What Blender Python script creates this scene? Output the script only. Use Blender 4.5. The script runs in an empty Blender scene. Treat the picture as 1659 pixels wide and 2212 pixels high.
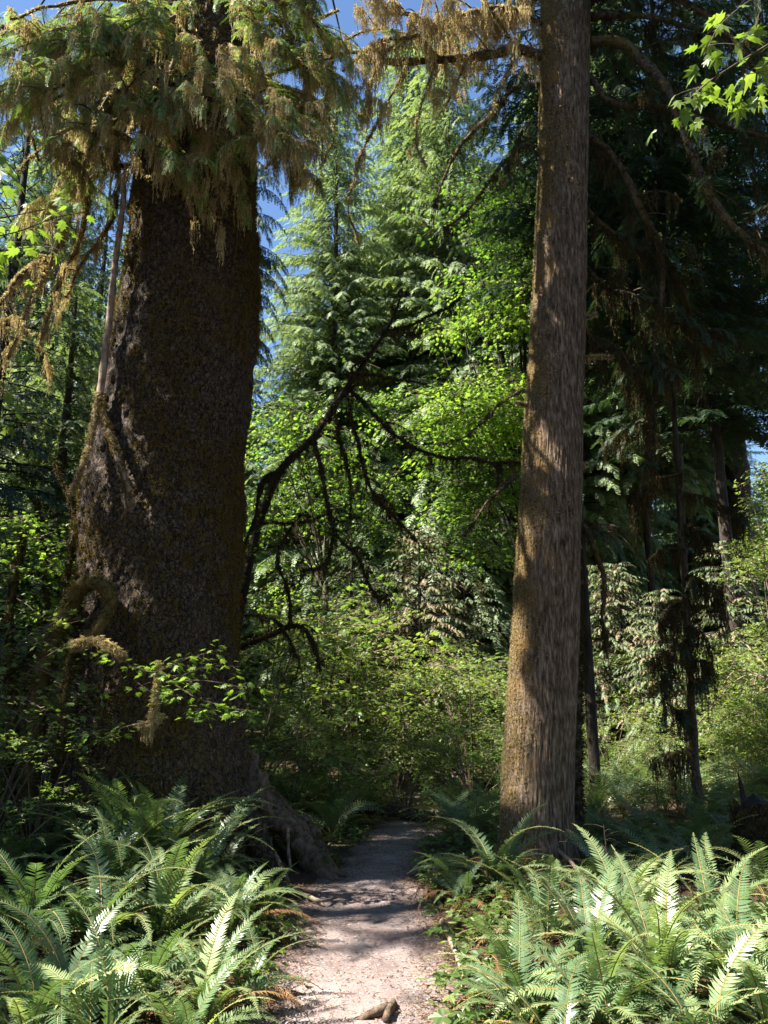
import bpy, math
import numpy as np
from mathutils import Vector

# ------------------------------------------------------------------ camera, world, sun
F, CX, CY = 1720.4, 829.5, 1106.0          # focal length and centre of the picture (1659 x 2212 units)
PITCH = math.radians(13.85)
EYE = 1.6
S = bpy.context.scene
cam_d = bpy.data.cameras.new('camera')
cam = bpy.data.objects.new('camera', cam_d)
S.collection.objects.link(cam)
cam.location = (0, 0, EYE)
cam.rotation_euler = (math.radians(90) + PITCH, 0, 0)
cam_d.sensor_fit = 'VERTICAL'; cam_d.sensor_height = 36; cam_d.sensor_width = 27; cam_d.lens = 28
cam_d.clip_start = 0.05; cam_d.clip_end = 1200
S.camera = cam

SUN = Vector((-0.605, -0.165, 0.78)).normalized()
world = bpy.data.worlds.new('World'); S.world = world; world.use_nodes = True
wn = world.node_tree
bg = wn.nodes['Background']
sky = wn.nodes.new('ShaderNodeTexSky'); sky.sky_type = 'NISHITA'; sky.sun_disc = False
sky.sun_elevation = math.asin(SUN.z); sky.sun_rotation = math.atan2(SUN.x, SUN.y)
sky.air_density = 1.0; sky.dust_density = 0.05; sky.ozone_density = 5.0
wn.links.new(sky.outputs[0], bg.inputs[0]); bg.inputs[1].default_value = 0.055
sun_d = bpy.data.lights.new('sun', 'SUN'); sun_d.energy = 5.0; sun_d.angle = math.radians(0.53)
sun_d.color = (1.0, 0.95, 0.87)
sun = bpy.data.objects.new('sun', sun_d); S.collection.objects.link(sun)
sun.rotation_euler = SUN.to_track_quat('Z', 'Y').to_euler()
S.view_settings.view_transform = 'Standard'; S.view_settings.look = 'None'
S.view_settings.gamma = 1; S.view_settings.exposure = 2.25
S.render.engine = 'CYCLES'
S.cycles.max_bounces = 6; S.cycles.diffuse_bounces = 4; S.cycles.glossy_bounces = 2
S.cycles.transmission_bounces = 4; S.cycles.transparent_max_bounces = 4
S.cycles.use_denoising = True

# ------------------------------------------------------------------ helpers
rng = np.random.default_rng(11)
U = lambda a, b, n=None: rng.uniform(a, b, n)
cp, sp = math.cos(PITCH), math.sin(PITCH)

def W(px, py, Y):
    """world point seen at (px, py) of the 1659x2212 picture, Y metres ahead"""
    dx, dy = (px - CX) / F, (CY - py) / F
    t = Y / (cp - dy * sp)
    return np.array([dx * t, Y, EYE + (sp + dy * cp) * t])

def G(px, py, z=0.0):
    dx, dy = (px - CX) / F, (CY - py) / F
    t = (z - EYE) / (sp + dy * cp)
    return np.array([dx * t, (cp - dy * sp) * t, z])

def _hash(ix, iy, iz, seed):
    h = (ix.astype(np.int64) * 374761393 + iy.astype(np.int64) * 668265263 + iz.astype(np.int64) * 2147483647 + seed * 1274126177) & 0xFFFFFFFF
    h = ((h ^ (h >> 13)) * 1274126177) & 0xFFFFFFFF
    h = h ^ (h >> 16)
    return (h & 0xFFFFFF) / float(0xFFFFFF) * 2 - 1

def vnoise(p, seed=0):
    p = np.asarray(p, float); i = np.floor(p).astype(np.int64); f = p - i
    f = f * f * (3 - 2 * f); o = 0
    for a in (0, 1):
        for b in (0, 1):
            for c in (0, 1):
                w = (f[..., 0] if a else 1 - f[..., 0]) * (f[..., 1] if b else 1 - f[..., 1]) * (f[..., 2] if c else 1 - f[..., 2])
                o = o + w * _hash(i[..., 0] + a, i[..., 1] + b, i[..., 2] + c, seed)
    return o

def fbm(p, octaves=4, seed=0, gain=0.5):
    o, a = 0, 1.0
    p = np.asarray(p, float)
    for k in range(octaves):
        o = o + a * vnoise(p, seed + k); p = p * 2.03; a *= gain
    return o

class MB:
    """collects shapes and links them as ONE mesh object"""
    def __init__(s): s.v = []; s.f = []; s.t = []; s.n = 0; s.m = []
    def add(s, v, f, tint=0.5, mat=0):
        v = np.asarray(v, float).reshape(-1, 3); f = np.asarray(f, np.int64)
        s.v.append(v); s.f.append(f + s.n); s.n += len(v)
        s.t.append(np.full(len(v), tint) if np.isscalar(tint) else np.asarray(tint, float))
        s.m.append(np.full(len(f), mat, np.int32))
        return s
    def inst(s, tpl, M, T, tint=None, mat=None):
        """copies of a template: M (k,3,3), T (k,3); tint (k,) is added to the template's own"""
        k = len(T)
        if k == 0: return s
        tv, tt, tf, tm = tpl
        v = np.einsum('kij,nj->kni', M, tv) + T[:, None, :]
        for f, mt in zip(tf, tm):
            ff = f[None] + (np.arange(k) * len(tv))[:, None, None] + s.n
            s.f.append(ff.reshape(-1, f.shape[1]))
            s.m.append(np.tile(mt, k) if mat is None else np.full(k * len(f), mat, np.int32))
        s.v.append(v.reshape(-1, 3)); s.n += k * len(tv)
        t = np.tile(tt, (k, 1))
        if tint is not None: t = t + np.broadcast_to(tint, (k,))[:, None]
        s.t.append(t.reshape(-1))
        return s
    def tpl(s):
        """freeze as a template"""
        tris = [f for f in s.f if f.shape[1] == 3]; quads = [f for f in s.f if f.shape[1] == 4]
        mt = [m for f, m in zip(s.f, s.m) if f.shape[1] == 3]; mq = [m for f, m in zip(s.f, s.m) if f.shape[1] == 4]
        tf, tm = [], []
        if tris: tf.append(np.concatenate(tris)); tm.append(np.concatenate(mt))
        if quads: tf.append(np.concatenate(quads)); tm.append(np.concatenate(mq))
        return (np.concatenate(s.v), np.concatenate(s.t), tf, tm)
    def mesh(s, name, mats, smooth=False):
        me = bpy.data.meshes.new(name)
        v = np.concatenate(s.v)
        me.vertices.add(len(v)); me.vertices.foreach_set('co', v.astype(np.float32).ravel())
        loops = np.concatenate([f.ravel() for f in s.f])
        cnt = np.concatenate([np.full(len(f), f.shape[1], np.int32) for f in s.f])
        me.loops.add(len(loops)); me.loops.foreach_set('vertex_index', loops.astype(np.int32))
        me.polygons.add(len(cnt))
        me.polygons.foreach_set('loop_start', np.concatenate([[0], np.cumsum(cnt)[:-1]]).astype(np.int32))
        me.polygons.foreach_set('material_index', np.concatenate(s.m).astype(np.int32))
        me.polygons.foreach_set('use_smooth', np.full(len(cnt), bool(smooth)))
        me.update(calc_edges=True)
        a = me.attributes.new('tint', 'FLOAT', 'POINT')
        a.data.foreach_set('value', np.concatenate(s.t).astype(np.float32))
        for m in (mats if isinstance(mats, (list, tuple)) else [mats]): me.materials.append(m)
        return me
    def build(s, name, mats, parent=None, smooth=False):
        return link(name, s.mesh(name, mats, smooth), parent)

def link(name, data, parent=None):
    o = bpy.data.objects.new(name, data); S.collection.objects.link(o)
    if parent is not None: o.parent = parent
    return o

def tag(o, label=None, cat=None, group=None, kind=None):
    if label: o['label'] = label
    if cat: o['category'] = cat
    if group: o['group'] = group
    if kind: o['kind'] = kind
    return o

def thing(name, label, cat, group=None, loc=(0, 0, 0)):
    o = link(name, None); o.location = tuple(loc)
    return tag(o, label, cat, group)

def smooth_path(pts, n):
    """Catmull-Rom through pts, n samples"""
    P = np.asarray(pts, float)
    if len(P) == 2: P = np.vstack([P[0], (P[0] + P[1]) / 2, P[1]])
    P = np.vstack([2 * P[0] - P[1], P, 2 * P[-1] - P[-2]])
    m = len(P) - 3; t = np.linspace(0, m - 1e-9, n); i = t.astype(int); u = (t - i)[:, None]
    a, b, c, d = P[i], P[i + 1], P[i + 2], P[i + 3]
    return 0.5 * (2 * b + (c - a) * u + (2 * a - 5 * b + 4 * c - d) * u**2 + (3 * b - a - 3 * c + d) * u**3)

def frames(P):
    T = np.gradient(P, axis=0); T /= np.linalg.norm(T, axis=1)[:, None] + 1e-9
    ref = np.array([0., 0, 1]) if abs(T[0, 2]) < 0.9 else np.array([0., 1, 0])
    N = np.zeros_like(T); n = ref - T[0] * ref.dot(T[0])
    for k in range(len(T)):
        n = n - T[k] * n.dot(T[k]); n = n / (np.linalg.norm(n) + 1e-9); N[k] = n
    return T, N, np.cross(T, N)

def tube(mb, P, R, sides=8, rough=0.0, nscale=6.0, tint=0.5, mat=0, seed=0):
    P = np.asarray(P, float); R = np.broadcast_to(np.asarray(R, float), (len(P),))
    T, N, B = frames(P)
    a = np.linspace(0, 2 * np.pi, sides, endpoint=False)
    ring = N[:, None] * np.cos(a)[None, :, None] + B[:, None] * np.sin(a)[None, :, None]
    v = P[:, None] + ring * R[:, None, None]
    if rough:
        d = fbm(v * nscale, 3, seed)
        v = v + ring * (d * rough)[..., None] * R[:, None, None]
    n = len(P); i = np.arange(n - 1)[:, None] * sides; j = np.arange(sides)[None]; k = (j + 1) % sides
    f = np.stack([i + j, i + k, i + sides + k, i + sides + j], -1).reshape(-1, 4)
    mb.add(v.reshape(-1, 3), f, tint, mat)
    c = len(v.reshape(-1, 3))
    mb.add(np.vstack([v[-1], P[-1] + T[-1] * R[-1] * .6]), np.array([[q, (q + 1) % sides, sides] for q in range(sides)]), tint, mat)

def rot_z(a):
    a = np.asarray(a, float); c, s_ = np.cos(a), np.sin(a); o = np.zeros(a.shape + (3, 3))
    o[..., 0, 0] = c; o[..., 0, 1] = -s_; o[..., 1, 0] = s_; o[..., 1, 1] = c; o[..., 2, 2] = 1
    return o
def rot_y(a):
    a = np.asarray(a, float); c, s_ = np.cos(a), np.sin(a); o = np.zeros(a.shape + (3, 3))
    o[..., 0, 0] = c; o[..., 0, 2] = s_; o[..., 2, 0] = -s_; o[..., 2, 2] = c; o[..., 1, 1] = 1
    return o
def rot_x(a):
    a = np.asarray(a, float); c, s_ = np.cos(a), np.sin(a); o = np.zeros(a.shape + (3, 3))
    o[..., 1, 1] = c; o[..., 1, 2] = -s_; o[..., 2, 1] = s_; o[..., 2, 2] = c; o[..., 0, 0] = 1
    return o
def sc(M, s_): return M * np.asarray(s_, float)[..., None, None]

# ------------------------------------------------------------------ materials
def nodes(name):
    m = bpy.data.materials.new(name); m.use_nodes = True; nt = m.node_tree
    return m, nt, nt.nodes['Principled BSDF'], nt.nodes['Material Output']

def nd(nt, t, **kw):
    n = nt.nodes.new(t)
    for k, v in kw.items(): setattr(n, k, v)
    return n

def ramp(nt, fac, stops):
    r = nd(nt, 'ShaderNodeValToRGB'); e = r.color_ramp.elements
    while len(e) < len(stops): e.new(0.5)
    for q, (p, c) in zip(e, stops): q.position = p; q.color = (*c, 1)
    nt.links.new(fac, r.inputs[0]); return r.outputs[0]

def noise(nt, scale, detail=6, rough=0.6, vec=None, stretch=None, kind='ShaderNodeTexNoise'):
    n = nd(nt, kind); n.inputs['Scale'].default_value = scale
    if kind == 'ShaderNodeTexNoise':
        n.inputs['Detail'].default_value = detail; n.inputs['Roughness'].default_value = rough
    tc = nd(nt, 'ShaderNodeNewGeometry').outputs['Position']
    if stretch:
        mp = nd(nt, 'ShaderNodeMapping'); mp.inputs['Scale'].default_value = stretch
        nt.links.new(tc, mp.inputs[0]); tc = mp.outputs[0]
    nt.links.new(tc, n.inputs['Vector'])
    return n.outputs[0]

def mixc(nt, fac, a, b, mode='MIX'):
    m = nd(nt, 'ShaderNodeMix', data_type='RGBA', blend_type=mode)
    if isinstance(fac, float): m.inputs[0].default_value = fac
    else: nt.links.new(fac, m.inputs[0])
    for i, c in ((6, a), (7, b)):
        if isinstance(c, tuple): m.inputs[i].default_value = (*c, 1)
        else: nt.links.new(c, m.inputs[i])
    return m.outputs[2]

def math_n(nt, op, a, b=None):
    m = nd(nt, 'ShaderNodeMath', operation=op)
    for i, c in ((0, a), (1, b)):
        if c is None: continue
        if isinstance(c, (int, float)): m.inputs[i].default_value = c
        else: nt.links.new(c, m.inputs[i])
    return m.outputs[0]

def leaf_mat(name, stops, trans=0.35, rough=0.45, spec=0.35, tgain=1.6, tb=.45):
    m, nt, b, out = nodes(name)
    at = nd(nt, 'ShaderNodeAttribute', attribute_name='tint')
    col = ramp(nt, at.outputs['Fac'], stops)
    nt.links.new(col, b.inputs['Base Color']); b.inputs['Roughness'].default_value = rough
    b.inputs['Specular IOR Level'].default_value = spec
    tr = nd(nt, 'ShaderNodeBsdfTranslucent')
    g = mixc(nt, 1.0, col, (tgain * 1.0, tgain * (1 + .05 * (tb < .5)), tgain * tb), 'MULTIPLY')
    nt.links.new(g, tr.inputs[0])
    ms = nd(nt, 'ShaderNodeMixShader'); ms.inputs[0].default_value = trans
    nt.links.new(b.outputs[0], ms.inputs[1]); nt.links.new(tr.outputs[0], ms.inputs[2])
    nt.links.new(ms.outputs[0], out.inputs[0])
    return m

def plain(name, c1, c2, scale=8, rough=0.9, bump=0.0, stretch=None, bscale=30):
    m, nt, b, out = nodes(name)
    n = noise(nt, scale, stretch=stretch)
    nt.links.new(ramp(nt, n, [(0.3, c1), (0.7, c2)]), b.inputs['Base Color'])
    b.inputs['Roughness'].default_value = rough; b.inputs['Specular IOR Level'].default_value = 0.15
    if bump:
        bn = nd(nt, 'ShaderNodeBump'); bn.inputs['Strength'].default_value = 1.0; bn.inputs['Distance'].default_value = bump
        nt.links.new(noise(nt, bscale, stretch=stretch), bn.inputs['Height']); nt.links.new(bn.outputs[0], b.inputs['Normal'])
    return m

def bark_mat(name, dark, light, grey, moss, stretch, scale, bump, plates=0):
    """bark with fissures; the mesh attribute tint holds how mossy the bark is"""
    m, nt, b, out = nodes(name)
    n1 = noise(nt, scale, 8, 0.65, stretch=stretch)
    n2 = noise(nt, 3.0, 6, 0.6)
    n3 = noise(nt, scale * 2.3, 6, 0.7, stretch=(1, 1, 0.6))
    col = ramp(nt, n1, [(0.34, dark), (0.5, light), (0.66, grey)])
    at = nd(nt, 'ShaderNodeAttribute', attribute_name='tint').outputs['Fac']
    f = math_n(nt, 'ADD', at, math_n(nt, 'MULTIPLY', math_n(nt, 'SUBTRACT', n3, 0.5), 1.3))
    f = math_n(nt, 'ADD', f, math_n(nt, 'MULTIPLY', math_n(nt, 'SUBTRACT', n2, 0.5), 1.4))
    mr = nd(nt, 'ShaderNodeMapRange'); mr.inputs[1].default_value = 0.42; mr.inputs[2].default_value = 0.62
    nt.links.new(f, mr.inputs[0])
    if plates:
        vo = nd(nt, 'ShaderNodeTexVoronoi', feature='DISTANCE_TO_EDGE'); vo.inputs['Scale'].default_value = plates
        mp = nd(nt, 'ShaderNodeMapping'); mp.inputs['Scale'].default_value = (1, 1, .62); geo = nd(nt, 'ShaderNodeNewGeometry').outputs['Position']
        wob = nd(nt, 'ShaderNodeVectorMath', operation='SCALE'); nz = nd(nt, 'ShaderNodeTexNoise'); nz.inputs['Scale'].default_value = 9; nt.links.new(geo, nz.inputs['Vector'])
        nt.links.new(nz.outputs['Color'], wob.inputs[0]); wob.inputs['Scale'].default_value = .12
        ad = nd(nt, 'ShaderNodeVectorMath', operation='ADD'); nt.links.new(geo, ad.inputs[0]); nt.links.new(wob.outputs[0], ad.inputs[1]); nt.links.new(ad.outputs[0], mp.inputs[0]); nt.links.new(mp.outputs[0], vo.inputs['Vector'])
        crack = nd(nt, 'ShaderNodeMapRange'); crack.inputs[1].default_value = 0.; crack.inputs[2].default_value = .09; nt.links.new(vo.outputs['Distance'], crack.inputs[0])
        col = mixc(nt, crack.outputs[0], tuple(c * .6 for c in dark), col)
    mcol = mixc(nt, n3, moss, tuple(c * 0.5 for c in moss))
    nt.links.new(mixc(nt, mr.outputs[0], col, mcol), b.inputs['Base Color'])
    b.inputs['Roughness'].default_value = 0.85; b.inputs['Specular IOR Level'].default_value = 0.25
    bn = nd(nt, 'ShaderNodeBump'); bn.inputs['Strength'].default_value = 1.0; bn.inputs['Distance'].default_value = bump
    hh = math_n(nt, 'ADD', n1, math_n(nt, 'MULTIPLY', n3, 0.6))
    if plates: hh = math_n(nt, 'ADD', hh, math_n(nt, 'MULTIPLY', crack.outputs[0], .9))
    nt.links.new(hh, bn.inputs['Height'])
    nt.links.new(bn.outputs[0], b.inputs['Normal'])
    return m

M = {}
M['spruce_bark'] = bark_mat('spruce_bark', (.016, .011, .007), (.07, .048, .031), (.13, .095, .068), (.11, .075, .032), (1, 1, .6), 24, .022, plates=21)
M['hemlock_bark'] = bark_mat('hemlock_bark', (.020, .013, .008), (.125, .084, .052), (.28, .215, .16), (.23, .135, .045), (2.6, 2.6, .5), 15, .035)
M['limb_bark'] = bark_mat('limb_bark', (.02, .016, .012), (.07, .052, .036), (.13, .10, .075), (.13, .10, .03), (1, 1, 1), 22, .012)
M['darkened_bark'] = bark_mat('darkened_bark', (.008, .007, .006), (.02, .016, .012), (.035, .028, .022), (.04, .032, .012), (1, 1, 1), 22, .012)  # limb bark darkened; puts shade into the leaning maple's colour
M['root_bark'] = bark_mat('root_bark', (.035, .024, .017), (.11, .075, .05), (.17, .125, .09), (.13, .085, .035), (1, 1, .5), 22, .012)
M['pale_bark'] = bark_mat('pale_bark', (.10, .07, .05), (.24, .17, .12), (.34, .27, .21), (.20, .15, .05), (1, 1, .4), 22, .008)
M['far_bark'] = plain('far_bark', (.02, .016, .012), (.075, .06, .048), 9, bump=.03, stretch=(2, 2, .5))
M['conifer'] = leaf_mat('conifer_needles', [(0, (.04, .065, .035)), (.5, (.135, .185, .095)), (1, (.27, .33, .17))], .32, .5, .3, 1.5)
M['conifer_near'] = leaf_mat('conifer_needles_near', [(0, (.05, .08, .03)), (.5, (.14, .20, .07)), (1, (.25, .32, .12))], .38, .5, .3, 1.6)
M['shaded_conifer'] = leaf_mat('shaded_conifer_needles', [(0, (.012, .028, .018)), (.5, (.028, .055, .03)), (1, (.06, .09, .04))], .25, .5, .3, 1.4)  # conifer needles darkened; the shade on backlit trees is in this colour
M['dead_needles'] = leaf_mat('dry_needles', [(0, (.12, .085, .05)), (.5, (.25, .20, .12)), (1, (.34, .31, .17))], .25, .8, .1, 1.1, tb=.85)
M['maple'] = leaf_mat('maple_leaf', [(0, (.03, .065, .015)), (.5, (.085, .155, .03)), (1, (.2, .29, .055))], .5, .42, .4, 1.9)
M['maple_near'] = leaf_mat('maple_leaf_near', [(0, (.06, .11, .025)), (.5, (.12, .18, .035)), (1, (.2, .26, .07))], .42, .42, .4, 1.8)
M['shrub'] = leaf_mat('shrub_leaf', [(0, (.05, .09, .025)), (.5, (.13, .19, .05)), (1, (.27, .30, .10))], .42, .45, .4, 1.8)
M['fern'] = leaf_mat('fern_leaflet', [(0, (.038, .078, .034)), (.5, (.11, .175, .078)), (1, (.27, .34, .15)), ], .33, .36, .5, 1.5)
M['fern_dry'] = leaf_mat('dry_fern_leaflet', [(0, (.11, .05, .02)), (.5, (.22, .11, .05)), (1, (.34, .2, .08))], .25, .7, .2, 1.2, tb=.85)
M['fern_stem'] = plain('fern_stem', (.12, .10, .03), (.25, .18, .06), 20, .6)
M['moss'] = leaf_mat('hanging_moss', [(0, (.17, .13, .065)), (.5, (.40, .315, .18)), (1, (.62, .52, .34))], .48, .95, .05, 1.3, tb=.62)
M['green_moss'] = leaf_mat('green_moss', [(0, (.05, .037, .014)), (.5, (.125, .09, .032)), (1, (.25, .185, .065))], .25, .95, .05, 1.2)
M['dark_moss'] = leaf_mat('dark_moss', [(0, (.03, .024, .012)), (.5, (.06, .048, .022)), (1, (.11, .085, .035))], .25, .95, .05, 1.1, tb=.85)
M['twig'] = plain('twig', (.05, .035, .025), (.16, .12, .09), 20)
M['litter'] = leaf_mat('litter', [(0, (.05, .028, .018)), (.5, (.15, .09, .06)), (1, (.36, .25, .17))], .1, .85, .1, 1.0, tb=.85)
M['pebble'] = plain('pebble', (.2, .17, .155), (.5, .43, .39), 30, .8)

def ground_mat():
    m, nt, b, out = nodes('forest_soil')
    n1 = noise(nt, 2.2, 8, .65); n2 = noise(nt, 40, 8, .75)
    c = ramp(nt, n1, [(.35, (.03, .02, .013)), (.5, (.06, .04, .026)), (.65, (.085, .07, .03))])
    c = mixc(nt, math_n(nt, 'MULTIPLY', n2, .8), c, (.11, .07, .045))
    nt.links.new(c, b.inputs['Base Color']); b.inputs['Roughness'].default_value = .95
    b.inputs['Specular IOR Level'].default_value = .1
    bn = nd(nt, 'ShaderNodeBump'); bn.inputs['Distance'].default_value = .03; nt.links.new(n2, bn.inputs['Height'])
    nt.links.new(bn.outputs[0], b.inputs['Normal'])
    return m
def path_mat():
    m, nt, b, out = nodes('gravel_path')
    n1 = noise(nt, 2.6, 6, .6); n2 = noise(nt, 110, 4, .8); n3 = noise(nt, 22, 6, .7)
    at = nd(nt, 'ShaderNodeAttribute', attribute_name='tint').outputs['Fac']   # 0 mid path, 1 littered edge
    c = ramp(nt, n1, [(.3, (.21, .16, .145)), (.5, (.30, .24, .225)), (.7, (.39, .325, .31))])
    c = mixc(nt, .55, c, ramp(nt, n2, [(.35, (.42, .38, .36)), (.62, (1.25, 1.18, 1.12))]), 'MULTIPLY')
    e = math_n(nt, 'ADD', at, math_n(nt, 'MULTIPLY', math_n(nt, 'SUBTRACT', n3, .5), 1.5))
    mr = nd(nt, 'ShaderNodeMapRange'); mr.inputs[1].default_value = .35; mr.inputs[2].default_value = .95; nt.links.new(e, mr.inputs[0])
    c = mixc(nt, mr.outputs[0], c, (.085, .05, .036))
    nt.links.new(c, b.inputs['Base Color']); b.inputs['Roughness'].default_value = .9
    b.inputs['Specular IOR Level'].default_value = .15
    bn = nd(nt, 'ShaderNodeBump'); bn.inputs['Distance'].default_value = .012
    nt.links.new(math_n(nt, 'ADD', n2, n3), bn.inputs['Height']); nt.links.new(bn.outputs[0], b.inputs['Normal'])
    return m

# ------------------------------------------------------------------ ground and path
_pe = [(2330, 500, 985), (2212, 545, 968), (2100, 590, 958), (2000, 640, 945), (1940, 655, 915), (1890, 735, 898), (1850, 775, 905), (1800, 800, 935), (1760, 820, 950), (1725, 850, 965), (1690, 890, 985), (1660, 940, 1030)]
_pl = np.array([G(a, y) for y, a, b in _pe]); _pr = np.array([G(b, y) for y, a, b in _pe])
_py = _pl[:, 1]
_py = np.concatenate([[-6, 0], _py, [45]]); _plx = np.concatenate([[-.75, -.7], _pl[:, 0], [4]]); _prx = np.concatenate([[.45, .45], _pr[:, 0], [5.2]])
def path_lr(y): return np.interp(y, _py, _plx), np.interp(y, _py, _prx)
def gz(x, y):
    x = np.asarray(x, float); y = np.asarray(y, float)
    l, r = path_lr(y)
    d = np.maximum(np.maximum(l - x, x - r), 0)
    k = np.clip(d / .7, 0, 1)
    p = np.stack([x * .45, y * .45, np.zeros_like(x)], -1)
    h = fbm(p, 4, 5) * .10 + .07
    far = np.clip((np.hypot(x, y) - 30) / 60, 0, 1)
    return k * h + .012 * fbm(p * 6, 2, 9) + far * 1.5 * fbm(p * .1, 2, 3) + np.clip((-x - 1.2) / 6, 0, .6) * .5
def build_ground():
    xs = np.concatenate([np.linspace(-300, -16, 24)[:-1], np.linspace(-16, 16, 330), np.linspace(16, 300, 24)[1:]])
    ys = np.concatenate([np.linspace(-60, -2, 12)[:-1], np.linspace(-2, 24, 300), np.linspace(24, 80, 40)[1:], np.linspace(80, 500, 16)[1:]])
    X, Y = np.meshgrid(xs, ys); Z = gz(X, Y)
    l, r = path_lr(Y); ins = (X > l + .06) & (X < r - .06); Z = Z - ins * .01
    v = np.stack([X, Y, Z], -1).reshape(-1, 3); nx, ny = len(xs), len(ys)
    i = (np.arange(ny - 1)[:, None] * nx + np.arange(nx - 1)[None]).reshape(-1)
    mb = MB().add(v, np.stack([i, i + 1, i + nx + 1, i + nx], -1))
    tag(mb.build('ground', ground_mat(), smooth=True), kind='structure')
    ys = np.linspace(-3, 22, 500); t = np.linspace(0, 1, 34)
    l, r = path_lr(ys); wob = .09 * fbm(np.stack([ys * 1.7, ys * 0, ys * 0], -1), 4, 21); wob2 = .09 * fbm(np.stack([ys * 1.7, ys * 0 + 9, ys * 0], -1), 4, 22)
    l = l + wob - .12; r = r + wob2 + .12
    X = l[:, None] + (r - l)[:, None] * t[None]; Y = np.repeat(ys[:, None], len(t), 1)
    e = np.minimum(t, 1 - t)[None] * (r - l)[:, None]
    Z = gz(X, Y) + .006 + .004 * fbm(np.stack([X * 9, Y * 9, X * 0], -1), 3, 8)
    edge = np.clip(1 - e / .26, 0, 1)
    Z = Z - np.clip(1 - e / .05, 0, 1) * .02
    v = np.stack([X, Y, Z], -1).reshape(-1, 3); nx, ny = len(t), len(ys)
    i = (np.arange(ny - 1)[:, None] * nx + np.arange(nx - 1)[None]).reshape(-1)
    mb = MB().add(v, np.stack([i, i + 1, i + nx + 1, i + nx], -1), edge.reshape(-1))
    tag(mb.build('path', path_mat(), smooth=True), kind='structure')
build_ground()

# ------------------------------------------------------------------ templates: needles, leaves, moss, fern fronds
def twig_tpl(n=9, w=.05, ll=.26, droop=.25, seed=0):
    """a flat spray of needles 1 m long along +x"""
    r = np.random.default_rng(seed); mb = MB()
    for k in range(n):
        t = (k + .4) / n
        z = -droop * t * t
        for s_ in (-1, 1):
            l = ll * (1 - .62 * t) * r.uniform(.75, 1.15)
            a = math.radians(r.uniform(38, 62)); d = np.array([math.cos(a), s_ * math.sin(a), -r.uniform(.05, .35)])
            o = np.array([t, 0, z]); e = np.array([-d[1], d[0], 0]) * w * .5; up = np.array([0, 0, r.uniform(-.02, .02)])
            mb.add([o, o + d * l * .5 + e, o + d * l, o + d * l * .5 - e + up], [[0, 1, 2, 3]], r.uniform(-.12, .12) + .15 * t)
    mb.add([[0, -.012, 0], [.5, -.012, -droop * .25], [.5, .012, -droop * .25], [0, .012, 0]], [[0, 1, 2, 3]], -.3)
    mb.add([[.5, -.03, -droop * .25], [1.08, 0, -droop * 1.15], [.5, .03, -droop * .25]], [[0, 1, 2]], .25)
    return mb.tpl()
TW_FAR = [twig_tpl(7, .12, .36, .3, s_) for s_ in range(3)]
TW_FINE = [twig_tpl(12, .045, .26, .25, s_ + 5) for s_ in range(3)]

def align_x(D, roll=None):
    """rotation matrices taking +x to directions D (k,3), +z kept as far up as possible"""
    D = D / (np.linalg.norm(D, axis=1)[:, None] + 1e-9)
    up = np.zeros_like(D); up[:, 2] = 1; up[np.abs(D[:, 2]) > .96] = (0, 1, 0)
    y = np.cross(up, D); y /= np.linalg.norm(y, axis=1)[:, None] + 1e-9; z = np.cross(D, y)
    R = np.stack([D, y, z], -1)
    if roll is not None: R = R @ rot_x(roll)
    return R

def bough(mb, L, az, base, tpls, e0=.15, e1=-.7, step=.16, tl=.42, rr=None, tint=0., hang=.6, stem=None, mat=0, stem_mat=1, keepv=None):
    """a conifer bough from base, direction az, drooping; twigs to both sides and hanging"""
    n = max(6, int(L / step)); t = np.linspace(0, 1, n)
    el = e0 + (e1 - e0) * t ** 1.3 + rng.normal(0, .05, n)
    azv = az + np.cumsum(rng.normal(0, .06, n))
    d = np.stack([np.cos(el) * np.cos(azv), np.cos(el) * np.sin(azv), np.sin(el)], -1)
    P = base + np.cumsum(d, 0) * (L / n)
    l = tl * np.minimum(1, .25 + t * 2.2) * (1.12 - .72 * t) * max(.6, min(L, 3) / 2.6)
    for s_ in (-1, 1):
        a = azv + s_ * np.radians(U(40, 72, n))
        dz = -hang * U(.5, 1.5, n)
        D = np.stack([np.cos(a), np.sin(a), dz], -1)
        k = rng.random(n) < np.minimum(1, .7 + 1.5 * t)
        if keepv is not None: k &= keepv(P) & keepv(P + D * l[:, None] * .5) & keepv(P + D * l[:, None])
        for q, tp in enumerate(tpls):
            sel = k & (np.arange(n) % len(tpls) == q)
            if sel.any():
                mb.inst(tp, sc(align_x(D[sel], U(-.5, .5, sel.sum())), l[sel] * U(.75, 1.25, sel.sum())), P[sel], .5 + tint + U(-.12, .12, sel.sum()) + .12 * t[sel], mat)
    if keepv is None or keepv(P[-1:])[0]: mb.inst(tpls[0], sc(align_x(d[-1:]), np.array([tl * .8])), P[-1:], np.array([.6 + tint]), mat)
    if stem: tube(mb, P[::2], np.linspace(stem, stem * .25, len(P[::2])), 4, tint=.2, mat=stem_mat)
    return P

def crown(z0, z1, Rmax, nb, tpls, shape='cone', step=.2, tl=.5, e0=.1, e1=-.75, hang=.7, keep=None, origin=None):
    mb = MB(); hs = np.sort(U(0, 1, nb)) ; ga = 2.39996
    for k, h in enumerate(hs):
        z = z0 + (z1 - z0) * h
        L = Rmax * ((1 - h) ** .6 if shape == 'cone' else (1 - abs(h - .4) * 1.2)) * U(.55, 1.12) + .25
        if h < .12: L *= .6 + 3 * h
        az = k * ga + U(-.6, .6); b = np.array([0, 0, z])
        bough(mb, L, az, b, tpls, e0=e0 + .35 * h + U(-.1, .1), e1=e1 + .5 * h, step=step, tl=tl * (1 - .4 * h), tint=U(-.14, .085), hang=hang, stem=.035 * (1 - .7 * h), keepv=None if keep is None else (lambda q: keep(q + origin)))
    return mb

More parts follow.
